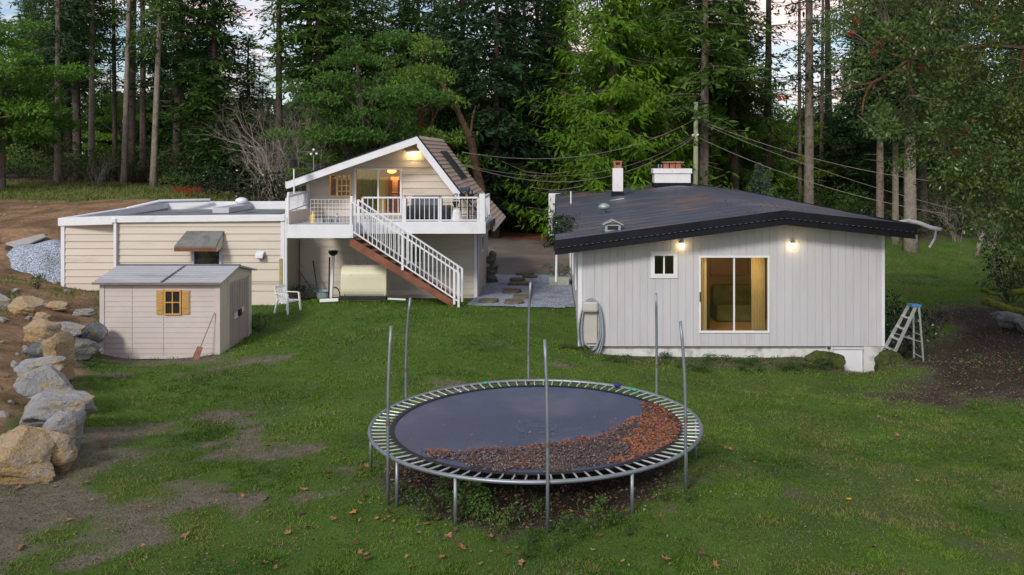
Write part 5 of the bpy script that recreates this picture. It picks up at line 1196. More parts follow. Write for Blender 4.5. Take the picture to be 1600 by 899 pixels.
def rnd(n, a, b): return RS.uniform(a, b, n)
def trunk_mb(H, r0, r1, lean=(0, 0), n=9, seg=14, wob=.12, z0=-.5):
    pts = []; rs = []; ph = RS.rand() * 6
    for i in range(seg + 1):
        t = i / seg; z = z0 + (H - z0) * t
        pts.append((lean[0] * t + wob * math.sin(t * 5 + ph) * t, lean[1] * t + wob * math.cos(t * 4 + ph) * t, z)); rs.append(r0 * (1.25 if i == 0 else 1) + (r1 - r0) * t)
    return MB().tube(pts, rs, n), pts
def tpos(pts, z):
    zs = [p[2] for p in pts]; return np.array([np.interp(z, zs, [p[0] for p in pts]), np.interp(z, zs, [p[1] for p in pts]), z])
def branches(mb, pts, zc, H, R, step, nb, kind, sparse=1.0, ls=1.0):
    """returns leaf arrays for a conifer crown; adds thin limbs to mb"""
    C = []; D = []; N = []; Ls = []; Ws = []; T = []
    z = zc
    while z < H - .3:
        t = (z - zc) / (H - zc)
        Lz = R * (1 - t) ** .75 * (.55 + .45 * min(1, (t + .02) * 6)) + .25
        for b in range(nb):
            if RS.rand() > sparse: continue
            a = RS.rand() * 6.283; L = Lz * RS.uniform(.6, 1.15); zz = z + RS.uniform(-.25, .25)
            o = tpos(pts, zz); d = np.array([math.cos(a), math.sin(a), 0]); sd = np.array([-d[1], d[0], 0])
            n = max(4, int(L / .26)); s = np.linspace(.12, 1, n)
            if kind == 'fir': zo = .25 * s * L * (1 - t) * RS.uniform(-.4, .9) - .16 * s * s * L
            elif kind == 'low': zo = -.05 * s * L - .25 * s * s * L * RS.uniform(.5, 1.3)
            else: zo = -.75 * s * L * .6 + .42 * s ** 3 * L
            P = o[None] + d[None] * (s * L)[:, None] + np.array([0, 0, 1])[None] * zo[:, None] + sd[None] * (np.sin(s * 3 + a) * .06 * L)[:, None]
            mb.tube([tuple(o)] + [tuple(p) for p in P[::max(1, n // 4)]], [max(.012, .02 * L * (1 - .2 * i)) for i in range(1 + len(P[::max(1, n // 4)]))], 3, cap=False)
            bt = RS.uniform(-.22, .22)
            for k in range(n):
                for sg in (-1, 1):
                    if RS.rand() < .12: continue
                    if kind == 'cedar':
                        tl = (.34 + .6 * (1 - s[k])) * RS.uniform(.6, 1.3); td = sd * sg * .5 + d * .45 + np.array([0, 0, -.55 - .5 * RS.rand()])
                    else:
                        tl = (.22 + .42 * L * (1 - s[k]) * .8) * RS.uniform(.6, 1.2); td = sd * sg * .85 + d * .6 + np.array([0, 0, -.12 - .25 * RS.rand()])
                    td /= np.linalg.norm(td); m = max(1, int(tl / (.17 if kind != 'cedar' else .10))); q = (np.arange(m) + .3) / m
                    c = P[k][None] + td[None] * (q * tl)[:, None] + RS.normal(0, .03, (m, 3)); c[:, 2] -= (q * tl) ** 2 * (.25 if kind != 'cedar' else .1)
                    C.append(c); D.append(np.repeat(td[None], m, 0) + RS.normal(0, .38, (m, 3)))
                    nn = RS.normal(0, .45, (m, 3)); nn[:, 2] += 1 if kind != 'cedar' else .35
                    if kind == 'cedar': nn += d[None] * .8
                    N.append(nn); Ls.append(rnd(m, .22, .42) * ls); Ws.append(rnd(m, .055, .12) * ls)
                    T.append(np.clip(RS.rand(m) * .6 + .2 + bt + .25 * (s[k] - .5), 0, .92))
        z += step * RS.uniform(.8, 1.2)
    C = np.concatenate(C); return leafquads(C, np.concatenate(D), np.concatenate(N), np.concatenate(Ls), np.concatenate(Ws), np.concatenate(T))
def clumps(centers, radii, per, size, up=.5, flat=.75, shell=.55):
    C = []; D = []; N = []; T = []
    for c, r in zip(centers, radii):
        n = int(per * r * r); u = RS.normal(size=(n, 3)); u /= np.linalg.norm(u, axis=1)[:, None]
        rad = r * (shell + (1 - shell) * RS.rand(n) ** .6) * (1 + .25 * np.sin(u[:, 0] * 5 + c[0]) * np.cos(u[:, 1] * 4 + c[1])); p = u * rad[:, None]; p[:, 2] *= flat
        keep = u[:, 2] > -.55 + .3 * RS.rand(n); p = p[keep]; u = u[keep]; n = len(p)
        C.append(p + c); dd = u + RS.normal(0, .7, (n, 3)); dd[:, 2] -= .25; D.append(dd); nn = u * .6 + RS.normal(0, .5, (n, 3)); nn[:, 2] += up; N.append(nn)
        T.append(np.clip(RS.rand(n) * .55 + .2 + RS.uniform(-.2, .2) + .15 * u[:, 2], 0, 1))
    C = np.concatenate(C); n = len(C)
    return leafquads(C, np.concatenate(D), np.concatenate(N), rnd(n, size * .7, size * 1.4), rnd(n, size * .4, size * .8), np.concatenate(T))
def limb(mb, a, b, r0, r1, n=6, sag=.15, sides=5):
    a = Vector(a); b = Vector(b); L = (b - a).length; ph = RS.rand() * 6
    mb.tube([a.lerp(b, t) + Vector((math.sin(t * 4 + ph), math.cos(t * 5 + ph), -math.sin(t * 3.14) * .5)) * sag * L * .25 * t for t in np.linspace(0, 1, n)], [r0 + (r1 - r0) * t for t in np.linspace(0, 1, n)], sides, cap=False)
TPL = {}
def template(key, tr_mb, leaves, bk):
    V, FC, t = leaves; me = fastmesh('crown_' + key, V, FC, t)
    tb = tr_mb; tv = bpy.data.meshes.new('trunk_' + key); tv.from_pydata([tuple(v) for v in tb.v], [], tb.f); tv.update(); tv.polygons.foreach_set('use_smooth', [True] * len(tv.polygons))
    TPL[key] = (tv, me)
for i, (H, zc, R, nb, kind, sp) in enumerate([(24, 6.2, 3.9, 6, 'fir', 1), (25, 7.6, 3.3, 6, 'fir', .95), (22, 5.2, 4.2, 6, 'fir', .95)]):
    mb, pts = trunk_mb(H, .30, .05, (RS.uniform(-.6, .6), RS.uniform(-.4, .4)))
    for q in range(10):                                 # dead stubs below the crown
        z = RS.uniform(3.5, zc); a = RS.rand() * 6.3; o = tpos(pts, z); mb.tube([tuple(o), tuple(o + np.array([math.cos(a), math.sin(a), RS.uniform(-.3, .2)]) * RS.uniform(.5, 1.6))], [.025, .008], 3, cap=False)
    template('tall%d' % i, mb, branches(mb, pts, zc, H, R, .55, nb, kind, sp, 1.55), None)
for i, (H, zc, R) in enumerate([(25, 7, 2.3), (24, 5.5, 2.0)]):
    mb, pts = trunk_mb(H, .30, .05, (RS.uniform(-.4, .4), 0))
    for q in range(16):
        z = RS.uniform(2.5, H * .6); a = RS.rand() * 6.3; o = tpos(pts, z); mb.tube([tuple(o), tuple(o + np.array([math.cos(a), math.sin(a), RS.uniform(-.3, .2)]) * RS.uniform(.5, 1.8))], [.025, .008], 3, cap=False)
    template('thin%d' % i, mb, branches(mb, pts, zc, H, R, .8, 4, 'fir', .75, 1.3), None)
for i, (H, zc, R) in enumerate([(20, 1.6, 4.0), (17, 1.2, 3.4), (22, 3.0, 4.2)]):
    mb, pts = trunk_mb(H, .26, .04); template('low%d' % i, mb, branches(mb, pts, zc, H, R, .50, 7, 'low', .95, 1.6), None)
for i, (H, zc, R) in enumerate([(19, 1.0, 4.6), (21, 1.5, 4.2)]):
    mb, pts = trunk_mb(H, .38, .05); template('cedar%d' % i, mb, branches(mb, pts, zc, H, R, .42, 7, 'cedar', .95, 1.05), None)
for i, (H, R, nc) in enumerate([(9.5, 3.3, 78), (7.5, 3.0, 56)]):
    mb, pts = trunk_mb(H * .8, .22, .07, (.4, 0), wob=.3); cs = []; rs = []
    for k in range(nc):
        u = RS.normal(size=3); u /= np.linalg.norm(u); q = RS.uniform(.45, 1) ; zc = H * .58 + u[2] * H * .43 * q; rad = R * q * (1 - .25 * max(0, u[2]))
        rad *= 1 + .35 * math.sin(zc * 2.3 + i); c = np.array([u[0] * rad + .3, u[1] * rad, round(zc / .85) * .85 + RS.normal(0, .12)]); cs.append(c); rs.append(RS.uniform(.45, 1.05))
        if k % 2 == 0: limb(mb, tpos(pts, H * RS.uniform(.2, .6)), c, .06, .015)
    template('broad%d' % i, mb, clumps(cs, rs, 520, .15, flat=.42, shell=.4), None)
for i, nc in enumerate((14, 10)):
    cs = [np.array([RS.normal(0, .55), RS.normal(0, .5), RS.uniform(.25, 1.15)]) for _ in range(nc)]; mb = MB()
    for c in cs: limb(mb, (0, 0, -.1), c, .02, .006, 4)
    template('bush%d' % i, mb, clumps(cs, [RS.uniform(.3, .5) for _ in cs], 650, .09), None)
# bare many-stemmed shrub
mbb = MB()
def twig(p, d, L, r, lev):
    e = p + d * L; mid = p + d * L * .5 + Vector((RS.normal(0, .06), RS.normal(0, .06), .02)) * L
    mbb.tube([p, mid, e], [r, r * .8, r * .55], 4 if lev < 2 else 3, cap=False)
    if lev >= 4: return
    for k in range(3 if lev < 3 else 4):
        q = p + d * L * RS.uniform(.4, 1); nd = (d + Vector(RS.normal(0, .45, 3)) + Vector((0, 0, .08))).normalized(); twig(q, nd, L * RS.uniform(.5, .75), r * .5, lev + 1)
for k in range(9):
    a = RS.rand() * 6.28; twig(Vector((RS.normal(0, .25), RS.normal(0, .25), -.1)), Vector((math.cos(a) * .5, math.sin(a) * .5, 1)).normalized(), RS.uniform(1.5, 2.6), .026, 0)
bare_me = bpy.data.meshes.new('bare_stems'); bare_me.from_pydata([tuple(v) for v in mbb.v], [], mbb.f); bare_me.update()

used = {}
def plant(name, key, px, Y, lab, cat, grp, leaf, bk, s=1.0, sz=None, rot=None, X=None, trunkr=None, lean=None, zoff=0, parts=('trunk', 'crown')):
    x = XX(px, Y) if X is None else X; tv, cm = TPL[key]
    k = (key, leaf.name, bk.name)
    if k not in used:
        a = tv.copy(); a.materials.append(bk); b = cm.copy(); b.materials.append(leaf); used[k] = (a, b)
    a, b = used[k]
    t = bpy.data.objects.new(name, None); COL.objects.link(t); t.location = (x, Y, Gf(x, Y) + zoff)
    t.scale = (s, s, sz or s); t.rotation_euler = (lean[0] if lean else 0, lean[1] if lean else 0, RS.rand() * 6.28 if rot is None else rot); tag(t, lab, cat, grp)
    o1 = bpy.data.objects.new(parts[0], a); COL.objects.link(o1); o1.parent = t
    if trunkr: o1.scale = (1, 1, 1)
    o2 = bpy.data.objects.new(parts[1], b); COL.objects.link(o2); o2.parent = t
    return t
FG = 'trees at the edge of the forest'
def T(*a, **k): return plant('fir_tree', *a, **k)
# --- trunks one can tell apart: px, Y, key, scale xy, scale z, material, leaf, label
for (px, Y, key, s, sz, bk, lf, lab, lean) in [
    (90, 50, 'tall1', .62, 1.0, bark_pale, L_dark, 'slender fir with light brown trunk beside the bright tree at the left border', None),
    (122, 56, 'tall0', .95, 1.0, bark_dark, L_dark, 'dark trunked fir between the two slender light trunks at the left', None),
    (108, 64, 'tall2', 1.1, 1.0, bark_dark, L_dark, 'shaded broad fir standing farther back between the left light trunks', None),
    (142, 52, 'tall1', .62, 1.0, bark_pale, L_fir, 'slender pale trunked fir, second light trunk from the left', (0, -.01)),
    (180, 54, 'thin1', .5, 1.1, bark_dark, L_dark, 'very thin dark fir just left of the palest trunk', None),
    (193, 50, 'thin0', .56, 1.12, bark_pale, L_fir, 'tall palest trunk with stripped stubs in the left group', (0, -.02)),
    (205, 55, 'thin1', .8, 1.1, bark, L_dark, 'brown trunked fir right behind the palest trunk', None),
    (223, 54, 'thin0', .72, 1.0, bark, L_fir, 'rough barked fir directly left of the smooth leaning trunk', None),
    (239, 48, 'tall1', .60, 1.0, bark_pale, L_fir, 'smooth leaning fir trunk ending lowest at the grassy hill edge', (0, -.045)),
    (275, 53, 'tall2', 1.0, .95, bark_dark, L_dark, 'dark heavy fir left of the light green drooping fir', None),
    (335, 50, 'low0', .85, .85, bark_dark, L_fir, 'drooping fir with bright green sprays above the garage roof', None),
    (390, 52, 'low1', .75, .55, bark_dark, L_fir, 'shorter drooping fir left of the bare shrub', None),
    (437, 50, 'thin0', .75, 1.0, bark_dark, L_fir, 'lone fir with thin dark trunk against the sky gap above the bare shrub', None),
    (483, 52, 'tall1', .9, 1.0, bark, L_fir, 'left trunk of the close pair behind the balcony roof', None),
    (497, 50, 'tall0', .95, 1.0, bark_dark, L_fir, 'thick right trunk of the close pair behind the balcony roof', None),
    (545, 56, 'low2', 1.0, 1.0, bark_dark, L_fir, 'tall fir directly behind the big leafy tree', None),
    (655, 58, 'low2', .9, 1.0, bark_dark, L_fir, 'fir rising behind the peak of the gable roof', None),
    (722, 53, 'low2', 1.0, 1.05, bark_dark, L_dark, 'dark fir behind the steep shingled roof slope', None),
    (775, 50, 'low0', .95, 1.05, bark_dark, L_dark, 'blue green fir just left of the bright cedar', None),
    (823, 54, 'tall0', .7, 1.0, bark, L_dark, 'fir whose lower trunk shows left over the driveway', None),
    (842, 56, 'tall2', .8, 1.0, bark, L_dark, 'fir whose lower trunk shows right over the driveway', None),
    (1063, 54, 'low2', .9, 1.1, bark, L_fir, 'fir towering over the white chimney with the flues', None),
    (1150, 52, 'tall2', .95, 1.0, bark_dark, L_fir, 'fir with hanging sprays right of the utility pole', None),
    (1197, 54, 'thin0', 1.0, 1.0, bark_dark, L_fir, 'dark straight fir trunk between utility pole and speckled trunk', None),
    (1250, 56, 'thin1', .5, 1.1, bark, L_dark, 'very thin fir just left of the speckled trunk', None),
    (1263, 48, 'thin0', 1.0, 1.15, bark, L_dark, 'straight speckled fir trunk above the ridge of the dark roof', None),
    (1283, 58, 'thin1', .55, 1.0, bark, L_dark, 'thin fir right of the speckled trunk', None),
    (1294, 62, 'thin1', 1.1, 1.1, bark_dark, L_dark, 'dark fir trunk crossing the right sky gap', None),
    (1340, 56, 'low0', .9, .6, bark_dark, L_dark, 'low dark fir between the speckled trunk and the three grey trunks', None),
    (1375, 45.5, 'tall1', .72, 1.0, bark, L_dark, 'leftmost of the three grey trunks at the far end of the lawn', None),
    (1399, 46.5, 'tall1', .62, 1.0, bark_pale, L_dark, 'middle and thinnest of the three grey trunks at the lawn end', None),
    (1444, 49, 'tall0', .9, 1.0, bark_dark, L_dark, 'dark trunk half hidden behind the thickest grey trunk', None)]:
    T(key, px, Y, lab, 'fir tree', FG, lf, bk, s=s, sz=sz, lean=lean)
T('tall0', 1423, 44.5, 'thickest pale grey trunk at the far end of the lawn', 'fir tree', FG, L_dark, bark_pale, s=1.15, sz=1.0)
T('tall2', 1098, 48, 'big straight fir trunk touching the utility pole', 'fir tree', FG, L_fir, bark_pale, s=.98, sz=1.12)
plant('cedar_tree', 'cedar0', 960, 47.5, 'big yellow green cedar with hanging fronds behind the narrow chimney', 'cedar tree', 'cedars behind the white house', L_cedar, bark, s=1.3, sz=1.0)
plant('cedar_tree', 'cedar1', 882, 57, 'yellow green cedar with low fronds above the camper trailer', 'cedar tree', 'cedars behind the white house', L_cedar, bark, s=.9, sz=.9)
plant('cedar_tree', 'cedar1', 1040, 51, 'cedar behind the wide chimney left of the utility pole', 'cedar tree', 'cedars behind the white house', L_cedar, bark, s=.9, sz=1.0)
plant('cedar_tree', 'cedar0', 1150, 55, 'dim green cedar with hanging fronds right of the utility pole', 'cedar tree', 'cedars behind the white house', L_broad, bark, s=.9, sz=.75)
plant('leafy_tree', 'broad0', 2, 45.5, 'bright green rounded tree at the left border behind the brown slope', 'tree', None, L_bright, bark, s=1.12, sz=.98)
plant('leafy_tree', 'broad1', -40, 43, 'bright green bushy tree cut off by the left edge', 'tree', None, L_bright, bark, s=1.15)
plant('leafy_tree', 'broad0', 575, 43.5, 'big layered green leafy tree right behind the gable roof', 'tree', None, L_broad, bark_dark, s=1.05, sz=1.12)
plant('leafy_tree', 'broad0', 505, 45, 'leafy tree between the bare shrub and the gable roof', 'tree', None, L_broad, bark_dark, s=.72, sz=.70)
plant('leafy_tree', 'broad1', 655, 47, 'leafy tree crown showing above the roof peak, right of the big layered one', 'tree', None, L_broad, bark_red, s=1.0, sz=1.45)
plant('leafy_tree', 'broad1', 195, 60, 'small pale green tree seen between the light trunks on the left', 'tree', None, L_bright, bark, s=.9, sz=.8)
plant('leafy_tree', 'broad1', 1225, 58, 'pale green tree between the speckled trunk and the utility pole', 'tree', None, L_bright, bark, s=1.0, sz=.95)
# --- rows further back
def roofline(px):
    """highest photo row (y) that far trees may reach at this column: the sky shows above it"""
    g = [(120, 60), (150, 95), (240, 95), (262, -40), (340, -40), (368, 100), (480, 135), (505, -40), (700, -60), (738, 30), (770, -60), (1100, -60), (1125, 60), (1200, 110), (1320, 140), (1345, -20), (1600, -40)]
    return float(np.interp(px, [a for a, b in g], [b for a, b in g], left=-60, right=-60))
rg = random.Random(3)
for Y, st in ((60, 3.6), (68, 4.2), (78, 4.6)):
    X = -46 * Y / 60; 
    while X < 46 * Y / 60:
        y = Y + rg.uniform(-2.5, 2.5); x = X + rg.uniform(-1, 1); px = PX + F * x / y
        h = (PY - roofline(px)) * y / F + CZ - Gf(x, y); h *= rg.uniform(.85, 1.0)
        key = rg.choice(['low0', 'low1', 'low2']); H0 = {'low0': 20, 'low1': 17, 'low2': 22}[key]; s = max(.35, min(1.25, h / H0))
        T(key, px, y, 'dark fir in the closed rows at the back of the forest', 'fir tree', 'firs at the back of the forest', L_dark if rg.random() < .6 else L_fir, bark_dark, s=max(.6, s) * rg.uniform(.8, 1.05), sz=s, X=x)
        X += st
# far wood closing the view
n = 26000; x = rnd(n, -95, 85); y = rnd(n, 88, 104); zt = 9.5 + (fbm(x * .15, y * .02, 90) - .5) * 7; z = RS.rand(n) ** .8 * zt + 1
nn = RS.normal(0, .6, (n, 3)); nn[:, 1] -= .6; D = RS.normal(0, .5, (n, 3)); D[:, 2] -= .7
V, FC, t = leafquads(np.stack([x, y, z], 1), D, nn, rnd(n, .8, 1.7), rnd(n, .4, .9), RS.rand(n) * .9)
meshobj('distant_forest', fastmesh('distant_forest', V, FC, t), L_dark, label='far dark wood closing the view behind the firs', cat='forest', kind='stuff')
# --- understorey bushes
def bush(px, Y, lab, s=1.0, sz=None, leaf=L_bush, g='bushes under the forest edge', key=None, name='bush', zoff=0, cat='bush', X=None):
    return plant(name, key or 'bush%d' % RS.randint(2), px, Y, lab, cat, g, leaf, bark_dark, s=s, sz=sz, zoff=zoff, parts=('stems', 'leaves'), X=X)
for k in range(74):
    px = -60 + k * 23.5 + rg.uniform(-10, 10); Y = rg.uniform(49, 57)
    if 815 < px < 890 and Y < 54: Y = 55
    if px < 250: Y = rg.uniform(51, 56)
    lf = rg.choice([L_bush, L_bush, L_brown, L_fir]); s = rg.uniform(1.0, 1.9)
    bush(px, Y, 'wild undergrowth bush at the foot of the firs', s, s * rg.uniform(.7, 1.1), lf)
for px, Y, s, sz, lf, lab in ((330, 45, 1.5, 1.3, L_dbush, 'dark rounded bush right behind the garage roof'), (285, 46.5, 1.3, .8, L_bush, 'low green bush left of the red leaved shrub'), (400, 44, 1.6, 1.3, L_dbush, 'dark bush below the bare shrub behind the garage'),
        (455, 43, 1.5, 1.6, L_dbush, 'dark bush behind the balcony end'), (790, 52.6, 1.8, 1.5, L_bush, 'ivy clad bush beside the steep roof by the driveway'), (825, 54, 1.6, 1.3, L_bush, 'green bush across the driveway'), (850, 55, 1.5, 1.4, L_bush, 'green bush left of the trailer across the driveway'),
        (912, 47.5, 1.4, 2.35, L_bright, 'light green bush rising above the dark roof beside the narrow chimney'), (945, 48.5, 1.2, 2.2, L_bush, 'yellowish bush right behind the narrow chimney'), (1000, 48, 1.2, 2.2, L_bush, 'small bush between both chimneys'),
        (1455, 49, 1.6, 1.5, L_bush, 'bush right of the grey trunks behind the lawn'), (1480, 51, 1.7, 1.6, L_brown, 'brown twiggy bush behind the lawn'), (1510, 50, 1.7, 1.4, L_brown, 'dry bush behind the leaning white stump'), (1545, 47, 1.5, 1.5, L_bush, 'bush at the right end of the far lawn'),
        (1350, 48, 1.4, 1.2, L_dbush, 'dark bush above the right end of the dark roof'), (1420, 47.5, 1.5, 1.1, L_bush, 'ivy covered bush behind the thickest grey trunk')):
    bush(px, Y, lab, s, sz, lf)
bush(292, 43.0, 'small shrub with rusty red leaves on the hill behind the garage', .55, .4, leafmat('rusty_leaves', (.20, .04, .01), (.42, .09, .02)), None)
# dark shrub beside the white house and others near
for px, Y, s, sz, lf, lab in ((1402, 25.0, .95, 1.35, L_dbush, 'dark glossy shrub at the right corner of the white house'), (1396, 24.2, .7, 1.0, L_dbush, 'dark glossy shrub behind the step ladder'), (1415, 26, .8, 1.0, L_dbush, 'outer dark glossy shrub right of the white house'),
        (1578, 31, 1.25, 1.5, L_dbush, 'large dark bush at the right border of the lawn'), (1612, 30, 1.4, 1.9, L_bush, 'green bush at the right border behind the logs'), (1575, 34, 1.2, 1.0, L_bush, 'bush at the right lawn edge behind the large dark one')):
    bush(px, Y, lab, s, sz, lf, None)
bush(474, 28.8, 'dark green bush in the corner beneath the balcony', .42, .45, L_dbush, None); bush(0, 33.6, None, .5, .42, L_bush, None, X=XX(873, 33.6), zoff=.25)
PB = bpy.data.objects[-1] if False else [o for o in COL.objects if o.name.startswith('bush') and o.type == 'EMPTY'][-1]
for q in list(PB.children): q.parent = PLANTER; q.scale = PB.scale; q.location = PB.location - PLANTER.location; q.rotation_euler = PB.rotation_euler; q.name = 'bush_' + ('stems' if 'stems' in q.name else 'leaves')
bpy.data.objects.remove(PB)
sp = plant('blue_spruce', 'low1', 1187, 46.5, 'little blue green spruce behind the ridge of the dark roof', 'spruce', None, leafmat('spruce_blue', (.05, .09, .08), (.13, .20, .17)), bark_dark, s=.34, sz=.255)
# vine creeping over the left eave
n = 1500; y = rnd(n, 24.6, 30); x = RL[0] + np.abs(RS.normal(0, .20, n)) * sstep(23.6, 25, y) * 1.3 - .03; z = np.array([rz(a, b) for a, b in zip(x, y)]) + RS.rand(n) * .08
nn = RS.normal(0, .4, (n, 3)); nn[:, 2] += 1
V, FC, t = leafquads(np.stack([x, y, z], 1), RS.normal(0, 1, (n, 3)) * np.array([1, 1, .3]), nn, rnd(n, .07, .14), rnd(n, .05, .09), RS.rand(n))
n2 = 60; y2 = rnd(n2, 24.5, 31); x2 = RL[0] - .05 - RS.rand(n2) * .25; z2 = rnd(n2, 2.5, 3.1); V2, F2, t2 = leafquads(np.stack([x2, y2, z2], 1), RS.normal(0, 1, (n2, 3)), RS.normal(0, 1, (n2, 3)), rnd(n2, .07, .14), rnd(n2, .05, .09), RS.rand(n2))
meshobj('climbing_vine', fastmesh('climbing_vine', np.concatenate([V, V2]), np.concatenate([FC, F2 + len(V)]), np.concatenate([t, t2])), L_dbush, label='dark green vine creeping over the left eave of the dark roof', cat='vine')
for k, (px, Y, s, lab) in enumerate(((446, 45, 1.45, 'bare grey many stemmed shrub left of the gable roof'), (482, 44, 1.15, 'smaller bare shrub close to the low end of the gable roof'), (408, 47, 1.2, 'thin bare shrub at the left of the bare group'), (1495, 47, .6, 'pale leafless bush behind the far lawn'), (1545, 45, .6, 'pinkish leafless bush right of the leaning stump'), (150, 47.5, .45, 'dry leafless stems on the grassy hill edge at the left'))):
    me = bare_me if k else bare_me; 
    if not me.materials: me.materials.append(rockmat('pale_twig', (.36, .32, .29), (.28, .23, .20), (.42, .39, .36), 3))
    o = bpy.data.objects.new('bare_shrub', me); COL.objects.link(o); x = XX(px, Y); o.location = (x, Y, Gf(x, Y)); o.scale = (s, s, s); o.rotation_euler = (0, 0, k * 1.9); tag(o, lab, 'bare shrub', 'leafless shrubs')
p = PT(1527, 399, 43); MB().tube([PT(1526, 402, 43), PT(1529, 384, 43), PT(1533, 372, 43), PT(1537, 362, 43)], [.12, .10, .085, .06], 8).build('leaning_stump', bark_pale, None, smooth=True, label='pale leaning stump at the far edge of the lawn', cat='stump')
mb = MB(); limb(mb, PT(752, 300, 46), PT(735, 215, 46), .26, .2, 8, .1, 8); limb(mb, PT(735, 215, 46), PT(690, 128, 46), .2, .08, 8, .2, 8); limb(mb, PT(735, 215, 46), PT(742, 165, 46), .09, .03, 8, .2, 6)
mb.build('dead_tree', rockmat('dead_bark', (.085, .05, .032), (.12, .075, .045), (.06, .045, .03), 3), None, smooth=True, label='reddish leaning bare trunk behind the steep roof slope', cat='tree')

# --- madrone reaching in from the right, close to the camera side
mad = thing('madrone_tree', 'madrone with orange curving branches and red berries reaching in at the upper right', 'madrone tree', (XX(1790, 24), 24, Gf(XX(1790, 24), 24)))
mb = MB(); base = Vector((XX(1790, 24), 24, Gf(XX(1790, 24), 24) - .3)); fork = PT(1765, 300, 23)
mb.tube([base, base.lerp(fork, .5) + Vector((.15, 0, 0)), fork], [.34, .28, .24], 10)
main = [fork, PT(1700, 120, 22), PT(1600, 74, 21), PT(1540, 72, 20.5), PT(1495, 76, 20), PT(1450, 78, 20), PT(1420, 93, 20), PT(1392, 115, 20), PT(1362, 130, 20), PT(1332, 134, 20), PT(1300, 146, 20), PT(1268, 158, 20)]
mb.tube(main, [.22, .13, .065, .05, .044, .040, .036, .034, .03, .024, .016, .008], 7)
arms = [(main[1], PT(1560, 30, 21)), (PT(1560, 30, 21), PT(1480, 50, 20.5)), (PT(1560, 30, 21), PT(1465, 20, 20)), (main[3], PT(1500, 130, 20)), (main[1], PT(1600, 230, 21)), (PT(1600, 230, 21), PT(1500, 255, 21)), (PT(1600, 230, 21), PT(1470, 200, 20)), (fork, PT(1620, 330, 22)), (main[5], PT(1390, 52, 20)), (main[6], PT(1360, 70, 20)), (main[6], PT(1420, 150, 20)), (main[1], PT(1620, -60, 21)), (main[8], PT(1340, 180, 20)), (main[2], PT(1570, 170, 20.5))]
for a, b in arms: limb(mb, a, b, .04, .012, 8, .35, 6)
mb.build('trunk', bark_red, mad, smooth=True)
C = []; D = []; N = []; T_ = []; cl = []
def dens(px, py):
    d = sstep(1290, 1420, px + (vnoise(px / 35., py / 35., 5) - .5) * 120) * (1 - sstep(330, 400, py - (px - 1540) * .9))
    d = d * (1 - .9 * sstep(235, 300, py) * (1 - sstep(1440, 1520, px)))
    d = d * (1 - .75 * sstep(280, 320, py) * (1 - sstep(1540, 1590, px)))
    return d * (.25 + .75 * sstep(.38, .55, fbm(px / 45., py / 45., 66)))
for q in range(2900):
    px, py = RS.uniform(1280, 1760), RS.uniform(-120, 420)
    if RS.rand() > float(dens(px, py)): continue
    Y = RS.uniform(18.5, 25); c = PT(px, py, Y); r = RS.uniform(.18, .42); n = int(75 * (r / .3) ** 1.5)
    u = RS.normal(size=(n, 3)); u /= np.linalg.norm(u, axis=1)[:, None]; C.append(np.array(c) + u * r * (RS.rand(n) ** .5)[:, None] * np.array([1.2, 1, .7])); dd = u + RS.normal(0, .5, (n, 3)); D.append(dd); nn = RS.normal(0, .55, (n, 3)); nn[:, 2] += .7; N.append(nn); T_.append(np.clip(RS.rand(n) * .7 + RS.uniform(-.15, .25), 0, 1) * np.where(RS.rand(n) < .985, .92, 1.08)); cl.append(c)
C = np.concatenate(C); n = len(C); V, FC, t = leafquads(C, np.concatenate(D), np.concatenate(N), rnd(n, .07, .13), rnd(n, .035, .065), np.clip(np.concatenate(T_), 0, 1))
meshobj('crown', fastmesh('madrone_crown', V, FC, t), L_mad, mad, -mad.location)
mbt = MB(); jt = main[3:] + [b for a, b in arms]
for k in range(0, len(cl), 3):
    c = cl[k]; j = min(jt, key=lambda v: (v - c).length)
    if (j - c).length < 3.2: limb(mbt, j, c, .014, .005, 5, .3, 3)
mbt.build('twigs', bark, mad)
for px, py in ((1338, 32), (1333, 50), (1365, 85), (1375, 66), (1412, 62), (1443, 108), (1488, 150), (1475, 162), (1522, 188), (1497, 237), (1511, 205), (1527, 5), (1222, 154), (1545, 250), (1450, 46), (1392, 62)):
    c = PT(px, py, 20.5); b_ = MB()
    for q in range(14): b_.ball(c + Vector(RS.normal(0, .055, 3)), .022, 6, 4)
    b_.build('berry_cluster', mat('red_berries', (.34, .025, .01), .4, .2, 5), mad)

# ================================================================== GRASS, LEAVES, WEEDS
def scatter(n, y0, y1, x0f, x1f, dens_pow=1):
    y = rnd(n, y0, y1); x = rnd(n, 0, 1) * (x1f - x0f) * y / F + x0f * y / F; return x, y
GN = []
for (n, y0, y1, h, w_) in ((300000, 8.6, 14.5, .036, .008), (200000, 14.5, 21, .044, .012), (130000, 21, 28.5, .055, .016)):
    x, y = scatter(n, y0, y1, -940, 800); g, s, l = ground_masks(x, y)
    k = (RS.rand(n) < np.clip(g * 1.25 - .1, .10, 1) * (.30 + .70 * sstep(.38, .52, fbm(x * 3, y * 3, 55))) * (.35 + .65 * sstep(.36, .5, fbm(x * 11, y * 11, 56, 2)))) & (x > -30)
    k &= ~((x > HL - .02) & (x < HR + .02) & (y > HY - .05)) & ~((x > q0) & (x < q1 + .03) & (y > QY) & (y < QB)) & ~((x > GXL) & (x < GXR) & (y > GY + .05)) & ~((x > -2.75) & (x < HL) & (y > 27.0)) & ~((x < TR) & (y > 29.6))
    GN.append((x[k], y[k], np.full(k.sum(), h), np.full(k.sum(), w_)))
